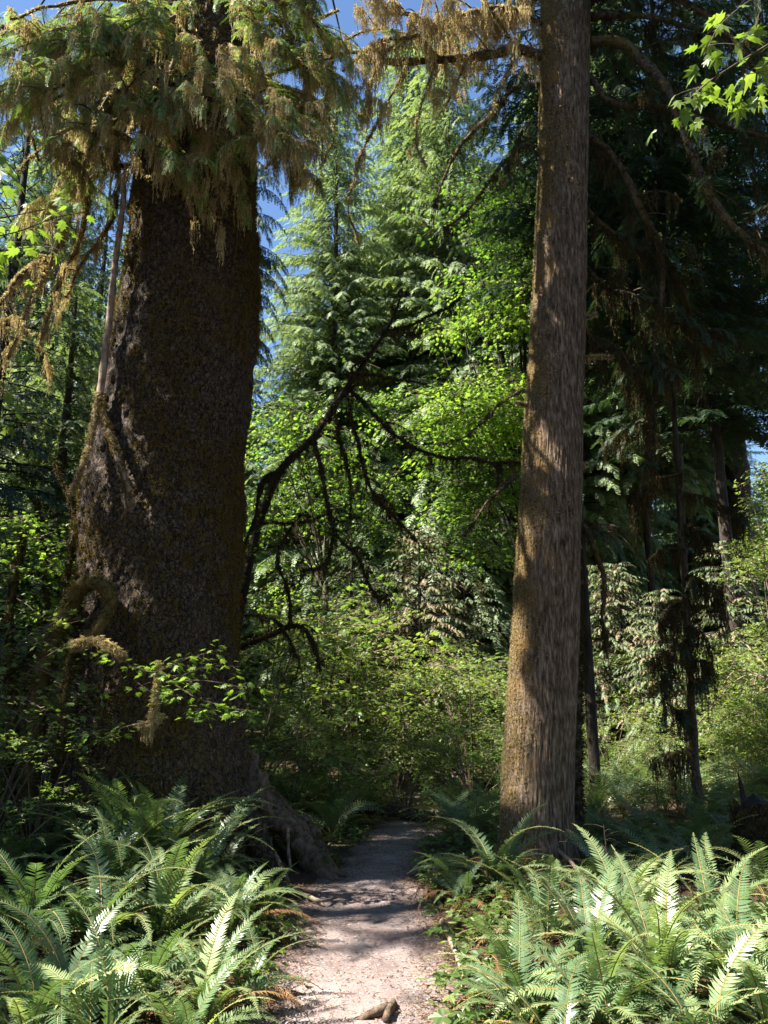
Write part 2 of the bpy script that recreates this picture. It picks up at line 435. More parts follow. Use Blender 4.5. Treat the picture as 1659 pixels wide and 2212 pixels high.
def leaf_tpl(kind='maple', seed=0):
    r = np.random.default_rng(seed); mb = MB()
    if kind == 'maple':        # seven pointed lobes, petiole at the origin, pointing +x, size about 1
        ang = np.radians([-118, -100, -74, -60, -38, -24, 0, 24, 38, 60, 74, 100, 118]); rad = np.array([.42, .30, .62, .36, .80, .46, .95, .46, .80, .36, .62, .30, .42]) * r.uniform(.92, 1.08, 13)
        c = np.array([.32, 0, 0])
        rim = np.stack([c[0] + rad * np.cos(ang) * .72, rad * np.sin(ang) * .72, -.12 * rad ** 2 + r.normal(0, .02, 13)], -1)
        v = np.vstack([[0.02, 0, 0], c + [0, 0, .05], rim])
        f = [[1, k + 2, k + 3] for k in range(12)] + [[0, 2, 1], [0, 1, 14]]
        mb.add(v, f, 0)
    else:                      # oval toothed leaflet folded along its midrib
        for k, (a, s_) in enumerate([(0, 1), (1.1, .8), (-1.1, .8)]):
            R = rot_z(np.array(a)); v = np.array([[0, 0, 0], [.35, .24, .05], [.75, .17, .02], [1, 0, -.08], [.75, -.17, .02], [.35, -.24, .05], [.5, 0, -.02]]) * s_
            v = v @ R.T
            mb.add(v, [[0, 6, 1], [1, 6, 2], [2, 6, 3], [3, 6, 4], [4, 6, 5], [5, 6, 0]], r.uniform(-.1, .1))
    return mb.tpl()
MAPLE = [leaf_tpl('maple', s_) for s_ in range(3)]; TRI = [leaf_tpl('tri', s_) for s_ in range(3)]

def spray_tpl(tpls, R=.35, n=26, size=.075, flat=.12, seed=0, stems=True):
    """a flat layered spray of leaves with its twigs, reaching out along +x"""
    r = np.random.default_rng(seed); mb = MB()
    k = n; x = r.uniform(.05, 1, k) * R * 2; y = r.uniform(-1, 1, k) * R * (1 - .55 * x / (2 * R)); z = r.normal(0, flat, k) * R - .15 * x * x / (2 * R)
    az = np.arctan2(y, x * .6 + .05) + r.normal(0, .5, k)
    Mx = sc(rot_z(az) @ rot_y(r.normal(.25, .3, k)) @ rot_x(r.normal(0, .35, k)), size * r.uniform(.6, 1.25, k))
    for q, tp in enumerate(tpls):
        s_ = np.arange(k) % len(tpls) == q
        mb.inst(tp, Mx[s_], np.stack([x, y, z], -1)[s_], r.uniform(-.22, .22, s_.sum()), 0)
    if stems:
        tube(mb, [[0, 0, 0], [R, 0, -.02], [2 * R, 0, -.15 * 2 * R]], [.006, .004, .002], 3, tint=.4, mat=1)
        for q in range(0, k, 2):
            b = np.array([max(0, x[q] - abs(y[q]) * .8), 0, z[q] * .3]); mb.add([b, b + [0, 0, .004], [x[q], y[q], z[q]]], [[0, 1, 2]], .4, 1)
    return mb.tpl()
SP_MAPLE = [spray_tpl(MAPLE, .38, 30, .085, .14, s_) for s_ in range(4)]
SP_SHRUB = [spray_tpl(TRI, .22, 30, .05, .28, s_ + 10) for s_ in range(4)]
SP_VINE = [spray_tpl(MAPLE, .26, 26, .062, .10, s_ + 20) for s_ in range(3)]

def moss_tpl(nstr=7, seg=12, L=1.0, wid=.16, q=.05, seed=0):
    """a ragged hanging drape of moss, 1 m long, top at the origin"""
    r = np.random.default_rng(seed); mb = MB()
    for s_ in range(nstr):
        l = L * r.uniform(.25, 1) ** 1.2; x0 = r.uniform(-wid, wid); y0 = r.uniform(-wid, wid) * .5
        n = max(4, int(seg * l / L) * 2); t = np.linspace(0, 1, n)
        cx = x0 + np.cumsum(r.normal(0, .012, n)); cy = y0 + np.cumsum(r.normal(0, .012, n)); cz = -t * l
        for k in range(n):
            w = q * (1.15 - t[k] * .85) * r.uniform(.6, 1.4); h = l / n * r.uniform(1.3, 2.6)
            a = r.uniform(0, np.pi); d = np.array([math.cos(a), math.sin(a), 0]) * w
            o = np.array([cx[k], cy[k], cz[k]]); j = r.normal(0, .018, 3)
            mb.add([o - d * .6, o + d * .6 + [0, 0, .01], o + d * .35 + j + [0, 0, -h * .7], o + j + [0, 0, -h]], [[0, 1, 2, 3]], r.uniform(-.2, .2) + .15 * t[k])
    return mb.tpl()
MOSS = [moss_tpl(11, 17, 1, .17, .036, s_) for s_ in range(6)]
def fuzz_tpl(n=9, seed=0):
    r = np.random.default_rng(seed); mb = MB()
    for k in range(n):
        d = r.normal(0, 1, 3); d[2] -= .5; d /= np.linalg.norm(d); e = np.cross(d, r.normal(0, 1, 3)); e /= np.linalg.norm(e)
        o = r.normal(0, .25, 3); l = r.uniform(.5, 1)
        mb.add([o - e * .14, o + e * .14, o + d * l], [[0, 1, 2]], r.uniform(-.25, .25))
    return mb.tpl()
FUZZ = [fuzz_tpl(9, s_) for s_ in range(3)]

def rand_rot(n): return rot_z(U(0, 6.28, n)) @ rot_y(U(-.5, .5, n))

def hang_moss(mb, P, R, dens, Lmin, Lmax, mat=0, tint=0., wide=1.0):
    """moss drapes under a branch; dens per metre"""
    P = np.asarray(P); seg = np.linalg.norm(np.diff(P, axis=0), axis=1); tot = seg.sum(); n = int(rng.poisson(max(1, tot * dens)))
    cum = np.concatenate([[0], np.cumsum(seg)]); s_ = U(0, tot, n)
    cl = .5 + .5 * np.sin(s_ * 5 + U(0, 6)); k = rng.random(n) < .35 + .65 * cl; s_ = s_[k]; n = len(s_)
    if n == 0: return
    X = np.stack([np.interp(s_, cum, P[:, c]) for c in range(3)], -1); X[:, 2] -= np.interp(s_, cum, R) * .5
    k = ~in_sun_gap(X, True); X = X[k]; n = len(X)
    if n == 0: return
    l = Lmin + (Lmax - Lmin) * U(0, 1, n) ** 1.8
    for q, tp in enumerate(MOSS):
        z = np.arange(n) % len(MOSS) == q
        if z.any():
            Mx = rot_z(U(0, 6.28, z.sum())) @ rot_y(rng.normal(0, .12, z.sum()))
            Mx = Mx * np.stack([l[z] ** .6 * .55 * wide, l[z] ** .6 * .55 * wide, l[z]], -1)[:, None, :]
            mb.inst(tp, Mx, X[z], .5 + tint + U(-.15, .15, z.sum()), mat)

def fuzz_on(mb, P, R, dens, size, mat=0, tint=0.):
    P = np.asarray(P); R = np.broadcast_to(R, (len(P),)); seg = np.linalg.norm(np.diff(P, axis=0), axis=1); tot = seg.sum(); n = int(max(4, tot * dens)); cum = np.concatenate([[0], np.cumsum(seg)])
    s_ = U(0, tot, n); X = np.stack([np.interp(s_, cum, P[:, c]) for c in range(3)], -1)
    T, N, B = frames(P); i = np.clip(np.searchsorted(cum, s_) - 1, 0, len(P) - 1); a = U(0, 6.28, n)
    rr = np.interp(s_, cum, R)
    X = X + (N[i] * np.cos(a)[:, None] + B[i] * np.sin(a)[:, None]) * (rr * U(.85, 1.15, n))[:, None]
    for q, tp in enumerate(FUZZ):
        z = np.arange(n) % len(FUZZ) == q
        mb.inst(tp, sc(rand_rot(z.sum()), size * U(.5, 1.4, z.sum())), X[z], .5 + tint + U(-.2, .2, z.sum()), mat)

# ------------------------------------------------------------------ sun corridors cut through boughs, leaves and moss to light chosen places
s3 = np.array(SUN); SU1 = np.cross(s3, [0, 1, 0]); SU1 /= np.linalg.norm(SU1); SU2 = np.cross(s3, SU1)
def uv(p): p = np.asarray(p); return np.stack([p @ SU1, p @ SU2], -1)
GAPS = []
def gap(p, r, near=0): u = uv(p); GAPS.append((u[0], u[1], r, float(np.dot(p, s3)) + .7, near))
def in_sun_gap(p, low=False):
    u = uv(p); g = np.array(GAPS); g = g[g[:, 4] > 0] if low else g
    if low: g = g * [1, 1, .7, 1, 1]
    w = (np.asarray(p) @ s3)[..., None]
    return ((np.hypot(g[:, 0] - u[..., 0, None], g[:, 1] - u[..., 1, None]) < g[:, 2]) & (w > g[:, 3])).any(-1)
# lit places: (px, py, Y or None for the ground, radius)
for px, py, Y, r in [(780, 1985, None, .42), (840, 1998, None, .34), (760, 2095, None, .40), (870, 2110, None, .30), (690, 2010, None, .3), (800, 1915, None, .16), (760, 2200, None, .35), (900, 2200, None, .3),
                     (1300, 2080, None, .9), (1500, 2120, None, 1.0), (1620, 2000, None, .8), (1400, 1960, 4.6, .5), (1180, 2050, None, .35),
                     (1300, 1450, 17, 1.1), (1400, 1500, 17, 1.2), (1500, 1450, 17, 1.1), (1600, 1400, 16, 1.1), (1350, 1650, 17, 1.4), (1300, 1560, 18, 1.3), (1450, 1560, 18, 1.4), (1300, 1720, 15, 1.0), (1500, 1720, 15, 1.0), (1500, 1650, 16, 1.2), (1620, 1550, 16, 1.1), (1400, 1740, 14, .8), (1600, 1740, 14, .8), (660, 1350, 15.5, .8), (930, 1390, 15, .8), (1030, 1420, 13.5, .7),
                     (330, 1740, 7.0, .6), (230, 1800, 7.0, .4), (420, 1800, 7.0, .4), (430, 1850, 6.6, .5), (500, 1950, 6.0, .5), (380, 1980, 5.6, .5), (460, 2100, 4.4, .5), (550, 2080, 4.6, .35), (100, 1960, 5.5, .25),
                     (640, 1950, None, .25), (570, 2020, 5, .4), (450, 2000, 5.2, .5), (380, 1830, 6.6, .5),
                     (490, 1650, 8.2, .34), (530, 1790, 8.1, .42), (560, 1850, 8.0, .3), (700, 1880, None, .3), (590, 1870, 8.0, .3),
                     (1050, 1760, 7.6, .4), (980, 1900, 7.0, .35), (1100, 1950, 6.5, .25), (1140, 1940, 6.2, .3),
                     (330, 1450, 7.3, .5), (450, 1440, 7.3, .5), (520, 1490, 7.3, .4), (180, 1400, 7.6, .3), (205, 1270, 7.7, .3), (230, 1330, 7.6, .25), (330, 1570, 7.2, .35),
                     (100, 1130, 9, .7), (60, 1300, 9, .35), (210, 1150, 8.7, .3), (270, 1030, 8, .25), (160, 1050, 8, .2),
                     (1140, 450, 8.5, .3), (1140, 600, 8.5, .42), (1120, 760, 8.5, .2), (1125, 940, 8.5, .45), (1120, 1170, 8.5, .42), (1110, 1370, 8.5, .38), (1120, 1510, 8.5, .3), (1115, 1660, 8.5, .3), (1200, 210, 8.5, .25), (1150, 860, 8.5, .2),
                     (60, 150, 7.6, .8), (220, 120, 7.6, .8), (120, 280, 7.6, .8), (250, 260, 7.6, .7), (330, 60, 7.8, .7), (480, 180, 7.6, .8), (560, 60, 7.7, .8), (590, 250, 7.8, .6), (460, 330, 7.8, .6), (680, 200, 7.8, .6), (660, 330, 7.7, .4), (770, 80, 7.7, .7), (770, 420, 7.8, .5), (950, 110, 7.9, .8), (900, 300, 7.9, .4), (1080, 80, 8.1, .5), (180, 360, 8.2, .5), (150, 480, 8.4, .6), (60, 660, 8.3, .7), (1050, 900, 12.5, 1.3), (1000, 700, 12.5, 1.2), (1100, 780, 12.5, 1.), (240, 560, 8, .3), (255, 440, 8, .3), (100, 480, 4.6, .3), (1500, 150, 3.8, .4), (1620, 60, 3.8, .4)]:
    gap(G(px, py) if Y is None else W(px, py, Y), r * (.68 if Y is None and 650 < px < 950 else 1), 1 if Y is None or Y in (8.5, 8.2, 8.1, 8.0) or Y < 5.5 else 0)

# ------------------------------------------------------------------ the two large trunks
def trunk_mesh(name, Y, table, mat, nring, nseg, lobes, disp, moss, seed=0, ztop=None, parent=None, flare_h=1.1):
    tb = sorted((W((a + b) / 2, y, Y)[2], W((a + b) / 2, y, Y)[0], (W(b, y, Y)[0] - W(a, y, Y)[0]) / 2) for y, a, b in table)
    tz, tx, tr = map(np.array, zip(*tb))
    z1 = ztop or tz[-1]
    if ztop: tz = np.append(tz, ztop); tx = np.append(tx, tx[-1] + (tx[-1] - tx[-2]) * .5); tr = np.append(tr, .08)
    low = min(z1, 12.5)
    z = np.concatenate([np.linspace(-.25, low, nring), np.linspace(low, z1, 30)[1:]]) if z1 > low else np.linspace(-.25, low, nring)
    x = np.interp(z, tz, tx); r = np.interp(z, tz, tr); k = np.ones(9) / 9
    pad = lambda q: np.convolve(np.pad(q, 4, mode='edge'), k, 'valid')
    x, r = pad(x), pad(r)
    th = np.linspace(0, 2 * np.pi, nseg, endpoint=False)
    Z, TH = np.meshgrid(z, th, indexing='ij')
    R = np.repeat(r[:, None], nseg, 1)
    for a, amp, w, h in lobes:
        d = np.angle(np.exp(1j * (TH - a)))
        R = R + amp * np.exp(-np.maximum(Z, 0) / h) * np.exp(-(d / w) ** 2)
    C = np.stack([np.cos(TH), np.sin(TH), Z], -1)
    P0 = np.stack([x[:, None] + R * np.cos(TH), Y + R * np.sin(TH), Z], -1)
    R = R + disp(P0, TH, Z)
    v = np.stack([x[:, None] + R * np.cos(TH), Y + R * np.sin(TH), Z], -1)
    n = len(z); i = np.arange(n - 1)[:, None] * nseg; j = np.arange(nseg)[None]; q = (j + 1) % nseg
    f = np.stack([i + j, i + q, i + nseg + q, i + nseg + j], -1).reshape(-1, 4)
    mb = MB().add(v.reshape(-1, 3), f, moss(v, TH, Z).reshape(-1))
    o = mb.build(name, mat, parent, smooth=True)
    return v, np.stack([np.cos(TH), np.sin(TH), 0 * TH], -1), (z, x, r)

def disp_plates(P, TH, Z):
    big = fbm(P * np.array([.9, .9, .45]), 3, 31) * .07
    a = fbm(P * np.array([7, 7, 3.2]), 3, 33); pl = np.tanh(a * 4) * .016
    return big + pl + fbm(P * np.array([22, 22, 9]), 3, 35) * .014
def disp_ridges(P, TH, Z):
    w = fbm(P * np.array([2.5, 2.5, .7]), 2, 41) * .25
    a = vnoise(np.stack([np.cos(TH) * 12 + w * 5, np.sin(TH) * 12, Z * 1.6 + w], -1), 43)
    b = vnoise(np.stack([np.cos(TH) * 30, np.sin(TH) * 30 + w * 8, Z * 5], -1), 44)
    return fbm(P * np.array([1.6, 1.6, .6]), 2, 45) * .022 - np.abs(a) * .016 - np.abs(b) * .008 + .01

spruce = thing('spruce_tree', 'giant spruce with dark scaly mossy bark and flaring roots beside the path', 'tree')
YS = 8.7
MOSS_V = lambda v, TH, Z: .30 + .16 * np.clip(fbm(v * np.array([1.2, 1.2, .5]), 3, 51), -1, 1.5) + .12 * np.clip(1.6 - Z, 0, 1.6)
sv, sn, (sz, sx, sr) = trunk_mesh('trunk', YS, [(0, 348, 556), (200, 325, 560), (370, 302, 556), (560, 275, 549), (700, 250, 545), (900, 215, 530), (1100, 185, 514), (1250, 176, 505), (1400, 162, 506), (1550, 150, 512), (1700, 142, 520), (1850, 138, 526)],
           M['spruce_bark'], 1150, 900, [(math.radians(-28), .5, .22, .8), (math.radians(-47), .62, .19, .95), (math.radians(-68), .55, .3, .8), (math.radians(5), .5, .28, .5), (math.radians(-100), .35, .5, .5), (math.radians(-150), .32, .4, .5), (math.radians(170), .2, .4, .5), (math.radians(60), .4, .5, .5)], disp_plates, MOSS_V, ztop=36, parent=spruce)
hemlock = thing('hemlock_tree', 'tall straight hemlock with grey ridged bark, brown moss on its left side', 'tree')
YH = 8.5
HM = lambda v, TH, Z: .20 + .42 * np.clip(-np.cos(TH) * .85 - .1 - .15 * np.sin(TH), -.4, 1) + .14 * fbm(v * np.array([3, 3, .7]), 3, 52)
hv, hn, (hz, hx, hr) = trunk_mesh('trunk', YH, [(0, 1170, 1274), (200, 1166, 1270), (370, 1164, 1266), (590, 1151, 1263), (800, 1142, 1260), (1000, 1130, 1257), (1200, 1117, 1253), (1400, 1106, 1249), (1600, 1092, 1241), (1700, 1088, 1237), (1800, 1086, 1234), (1890, 1080, 1240)],
           M['hemlock_bark'], 1500, 420, [(math.radians(-100), .10, .5, .3), (math.radians(-30), .14, .4, .25), (math.radians(200), .16, .5, .3), (math.radians(90), .12, .6, .3)], disp_ridges, HM, ztop=31, parent=hemlock)

def bark_moss(v, nrm, n, size, prob, name, mat, parent, zmax=11, tint=0., faces=lambda nx, ny: ny < .35, hang=.0):
    """tufts of moss growing on a trunk's bark"""
    mb = MB(); flat = v.reshape(-1, 3); nf = nrm.reshape(-1, 3); ok = (flat[:, 2] < zmax) & (flat[:, 2] > 0) & faces(nf[:, 0], nf[:, 1]); idx = np.where(ok)[0]
    idx = rng.choice(idx, n * 4); p = prob(flat[idx], nf[idx]); idx = idx[rng.random(len(idx)) < p][:n]
    for q, tp in enumerate(FUZZ):
        z = idx[np.arange(len(idx)) % 3 == q]
        mb.inst(tp, sc(rand_rot(len(z)), size * U(.4, 1.5, len(z)) ** 1.2), flat[z] + nf[z] * .004, .5 + tint + U(-.2, .2, len(z)))
    if hang:
        z = idx[: int(len(idx) * hang)]
        Mx = rot_z(U(0, 6.28, len(z))) * np.stack([np.full(len(z), .25), np.full(len(z), .25), U(.06, .22, len(z))], -1)[:, None, :]
        mb.inst(MOSS[0], Mx, flat[z] + nf[z] * .012, .45 + tint + U(-.1, .1, len(z)))
    mb.build(name, mat, parent)
bark_moss(sv, sn, 26000, .030, lambda p, n: np.clip(.35 + .9 * fbm(p * np.array([1.3, 1.3, .6]), 3, 61), 0, 1), 'bark_moss', M['green_moss'], spruce, hang=.03)
bark_moss(hv, hn, 22000, .017, lambda p, n: np.clip(.1 - n[:, 0] * .9 - .25 * np.abs(n[:, 1]) + .8 * fbm(p * np.array([3, 3, 1.1]), 3, 62), 0, 1), 'bark_moss', M['moss'], hemlock, tint=-.22)
# a knob of moss and small branch stubs on the hemlock
mb = MB(); kp = W(1205, 1280, YH - .27); fuzz_on(mb, [kp + [0, 0, .04], kp - [0, 0, .04]], [.05, .03], 1400, .035); mb.inst(MOSS[1], sc(np.eye(3)[None], .16), (kp - [0, 0, .03])[None], np.array([.55])); mb.build('moss_knob', M['green_moss'], hemlock)
for px, py, L, a in [(1262, 772, .32, -.05), (1262, 690, .14, .3), (1150, 880, .2, .2), (1255, 1010, .06, .3), (1178, 330, .1, .2)]:
    mb = MB(); b = W(px, py, YH - .05); s_ = 1 if px > 1210 else -1; P = smooth_path([b - [s_ * .05, 0, 0], b + [s_ * L * .5, -.03, a * L * .5], b + [s_ * L, -.05, a * L]], 6)
    tube(mb, P, np.linspace(.022, .012, 6), 6, .3, 20); o = mb.build('branch_stub', M['limb_bark'], hemlock)
    mb = MB(); fuzz_on(mb, P, .025, 260, .025); hang_moss(mb, P, np.full(6, .02), 12, .05, .16); mb.build('moss', M['moss'], o)
# small second stem close behind the hemlock
back = thing('hemlock_tree', 'slim dark trunk half hidden close behind the tall grey hemlock', 'tree')
mb = MB(); P = smooth_path([W(1238, 1960, 9.6), W(1238, 1700, 9.6), W(1240, 1450, 9.6), W(1236, 1250, 9.6), W(1225, 900, 9.6), W(1225, 200, 9.7)], 60); P[0, 2] = -.1
tube(mb, P, np.interp(np.arange(60), [0, 4, 30, 59], [.16, .10, .085, .06]), 14, .25, 9, .2); mb.build('trunk', M['limb_bark'], back)
mb = MB(); fuzz_on(mb, P, .10, 420, .05); hang_moss(mb, P, np.full(60, .2), 14, .05, .2); mb.build('moss', M['dark_moss'], back)

# roots of the big spruce
def root(pts, radii, parent=spruce, mat='spruce_bark', seed=0, tint=.1):
    P = smooth_path(pts, 44); R = np.interp(np.linspace(0, 1, 44), np.linspace(0, 1, len(radii)), radii)
    mb = MB(); tube(mb, P, R, 28, .34, 11, tint, seed=seed); o = mb.build('root', M[mat], parent, smooth=True)
    mb = MB(); fuzz_on(mb, P[:34], R[:34], 420 * max(radii) / .1 * .6, .03, 0, -.1); mb.build('moss', M['green_moss'], o); return o, P, R
g = lambda px, py, z=0.: G(px, py, z)
root([W(520, 1640, 8.9), W(572, 1745, 8.7), W(635, 1800, 8.6), g(690, 1880, .06), g(735, 1908, -.03)], [.16, .16, .13, .09, .035], seed=3, mat='root_bark', tint=0)
root([W(560, 1720, 9.0), W(610, 1765, 8.9), W(665, 1800, 8.9), g(715, 1880, .05), g(760, 1897, -.02)], [.16, .14, .11, .08, .025], seed=4, mat='root_bark', tint=0)
root([W(500, 1660, 8.4), W(545, 1790, 8.1), g(590, 1890, .1), g(612, 1925, -.02), g(618, 1938, -.1)], [.1, .12, .1, .07, .03], seed=5)
root([W(540, 1800, 8.2), W(600, 1862, 8.0), g(625, 1915, .0), g(640, 1930, -.05)], [.05, .03, .02, .012], seed=6, mat='pale_bark', tint=0)
root([W(622, 1790, 8.5), W(624, 1850, 8.4), W(634, 1900, 8.3), g(638, 1925, -.02)], [.02, .016, .016, .012], seed=7, mat='pale_bark', tint=0)
root([W(430, 1750, 8.0), W(400, 1850, 7.8), g(390, 1930, -.05)], [.25, .16, .05], seed=8)
# knobbly root in the path in front and a second across the path edge
rb = thing('surface_root', 'short knobbly pale root breaking through the path at the bottom edge', 'root')
P = smooth_path([g(750, 2215, -.03), g(790, 2196, .02), g(825, 2182, .035), g(850, 2174, -.02)], 24)
mb = MB(); tube(mb, P, np.interp(np.arange(24), [0, 8, 16, 23], [.012, .02, .03, .02]), 12, .4, 26, 0); mb.build('root_wood', M['root_bark'], rb, smooth=True)
P = smooth_path([g(835, 2215, -.02), g(835, 2195, .035), g(848, 2172, .03), g(860, 2165, -.03)], 20)
mb = MB(); tube(mb, P, [.018] * 5 + [.024] * 10 + [.012] * 5, 12, .4, 22, 0); mb.build('root_knob', M['root_bark'], rb, smooth=True)
for (a, b, c, lab) in [((640, 1925), (690, 1945), (730, 1938), 'thin bare root lying across the path edge below the spruce root'), ((955, 1990), (985, 2060), (1000, 2110), 'curved pale dead stick lying along the right edge of the path')]:
    P = smooth_path([g(*a, .02), g(*b, .05), g(*c, .02)], 16); mb = MB(); tube(mb, P, np.linspace(.022, .01, 16), 7, .3, 20, 0)
    tag(mb.build('fallen_stick', M['pale_bark'], smooth=True), lab, 'stick')

# ------------------------------------------------------------------ mossy limbs with hanging twigs
def limb(parent, pts, r0, r1, moss=('moss', 6, .08, .35), twigs=5, needles=.5, nmat='conifer_near', side=.7, droop=.8, fz=110, fzs=.035, bark='limb_bark', tint=0., spread=1.0, px=True, twig_moss=1.0, hangm=1.0, ntl=.2):
    """branch > moss, needles: a limb through points (px, py, Y) with drooping side twigs"""
    A = np.array([W(*p) for p in pts]) if px else np.array(pts, float)
    L = np.linalg.norm(np.diff(A, axis=0), axis=1).sum(); n = max(10, int(L / .08)); P = smooth_path(A, n)
    P += fbm(P * 2.2 + 7, 3, 71)[:, None] * np.array([.0, .0, .035]) + np.stack([fbm(P * 3, 2, 72), fbm(P * 3, 2, 73), 0 * P[:, 0]], -1) * .02
    R = np.linspace(r0, r1, n) * (1 + .15 * fbm(P * 5, 2, 74))
    wood, mo, ne = MB(), MB(), MB()
    tube(wood, P, R, 9, .25, 12, .45)
    if moss: fuzz_on(mo, P, R, fz, fzs, 0, tint); hang_moss(mo, P, R, moss[1], moss[2], moss[3], 0, tint)
    T, N, B = frames(P); m = int(L * twigs); idx = np.clip((np.sort(U(.08, 1, m)) * n).astype(int), 0, n - 1)
    for i in idx:
        if in_sun_gap(P[i], True): continue
        l = side * U(.35, 1.15); s_ = rng.choice([-1, 1]); az = math.atan2(T[i, 1], T[i, 0]) + s_ * U(.4, 1.4) * spread
        el = U(-.3, .25); k = max(5, int(l / .07)); t = np.linspace(0, 1, k)
        e = el - droop * t * U(.8, 1.6); d = np.stack([np.cos(e) * np.cos(az + t * U(-.4, .4)), np.cos(e) * np.sin(az), np.sin(e)], -1)
        Q = P[i] + np.cumsum(d, 0) * (l / k)
        if in_sun_gap(Q, True).any(): continue
        tube(wood, Q, np.linspace(min(.011, R[i] * .5), .003, k), 4, 0, 1, .3)
        if moss and rng.random() < .85 * twig_moss: hang_moss(mo, Q, np.full(k, .006), moss[1] * 1.5 * hangm, moss[2], moss[3] * .75, 0, tint); fuzz_on(mo, Q, .008, fz * .35, fzs * .7, 0, tint)
        if needles and rng.random() < needles:
            Tq, _, _ = frames(Q)
            for s2 in (-1, 1):
                D = Tq * .6 + s2 * np.cross(Tq, [0, 0, 1]) * .75; D[:, 2] -= U(.1, .5, k)
                z = rng.random(k) < .95
                if z.any(): ne.inst(TW_FINE[s2 + 1], sc(align_x(D[z], U(-.5, .5, z.sum())), ntl * U(.6, 1.3, z.sum())), Q[z], .5 + U(-.2, .2, z.sum()) + .1 * t[z])
            ne.inst(TW_FINE[0], sc(align_x(Tq[-1:]), np.array([ntl])), Q[-1:], np.array([.65]))
    o = wood.build('branch', M[bark], parent, smooth=True)
    if mo.n: mo.build('moss', M[moss[0]], o)
    if ne.n: ne.build('needles', M[nmat], o)
    return P

# limbs of the spruce reaching over the path, heavy with tan moss
T_ = ('moss', 12, .12, .55)
for pts, r0, r1, kw in [
    ([(450, 175, 8.3), (430, 110, 8.0), (408, 60, 7.8), (380, 10, 7.6)], .075, .05, dict(twigs=3, needles=.3)),
    ([(455, 120, 8.3), (520, 124, 8.1), (600, 122, 8.0), (700, 118, 8.0), (780, 112, 8.1)], .05, .02, dict(twigs=4, needles=.1)),
    ([(470, 210, 8.2), (430, 190, 7.8), (480, 176, 7.6), (560, 160, 7.5), (640, 150, 7.4), (720, 120, 7.4)], .035, .012, dict(twigs=9, needles=.0, side=.55, moss=('moss', 13, .15, .6))),
    ([(420, 260, 8.2), (370, 265, 7.9), (300, 245, 7.6), (230, 262, 7.4)], .04, .015, dict(twigs=5, needles=.2)),
    ([(450, 290, 8.2), (400, 340, 7.9), (345, 375, 7.7), (310, 380, 7.6)], .03, .012, dict(twigs=5, needles=.0, side=.4)),
    ([(500, 240, 8.2), (440, 330, 7.8), (410, 370, 7.7)], .02, .012, dict(twigs=6, needles=.0, side=.35)),
    ([(520, 210, 8.3), (560, 260, 7.9), (590, 330, 7.7), (575, 370, 7.7)], .022, .008, dict(twigs=7, needles=.0, side=.4)),
    ([(530, 140, 8.3), (600, 190, 8.0), (680, 215, 7.9), (700, 260, 7.8), (650, 330, 7.7), (625, 385, 7.7)], .025, .008, dict(twigs=6, needles=.0, side=.4)),
    ([(560, 110, 8.3), (640, 60, 8.0), (730, 20, 7.8)], .03, .012, dict(twigs=6, needles=.5)),
    ([(520, 80, 8.3), (580, 60, 7.9), (640, 30, 7.6)], .03, .012, dict(twigs=10, needles=1, side=.6, moss=('moss', 3, .08, .3))),
    ([(500, 20, 8.3), (560, 20, 7.7), (610, 60, 7.3)], .03, .012, dict(twigs=13, needles=1, side=.6, moss=('moss', 2, .08, .3))),
]:
    kw.setdefault('moss', T_); limb(spruce, pts, r0, r1, **kw)
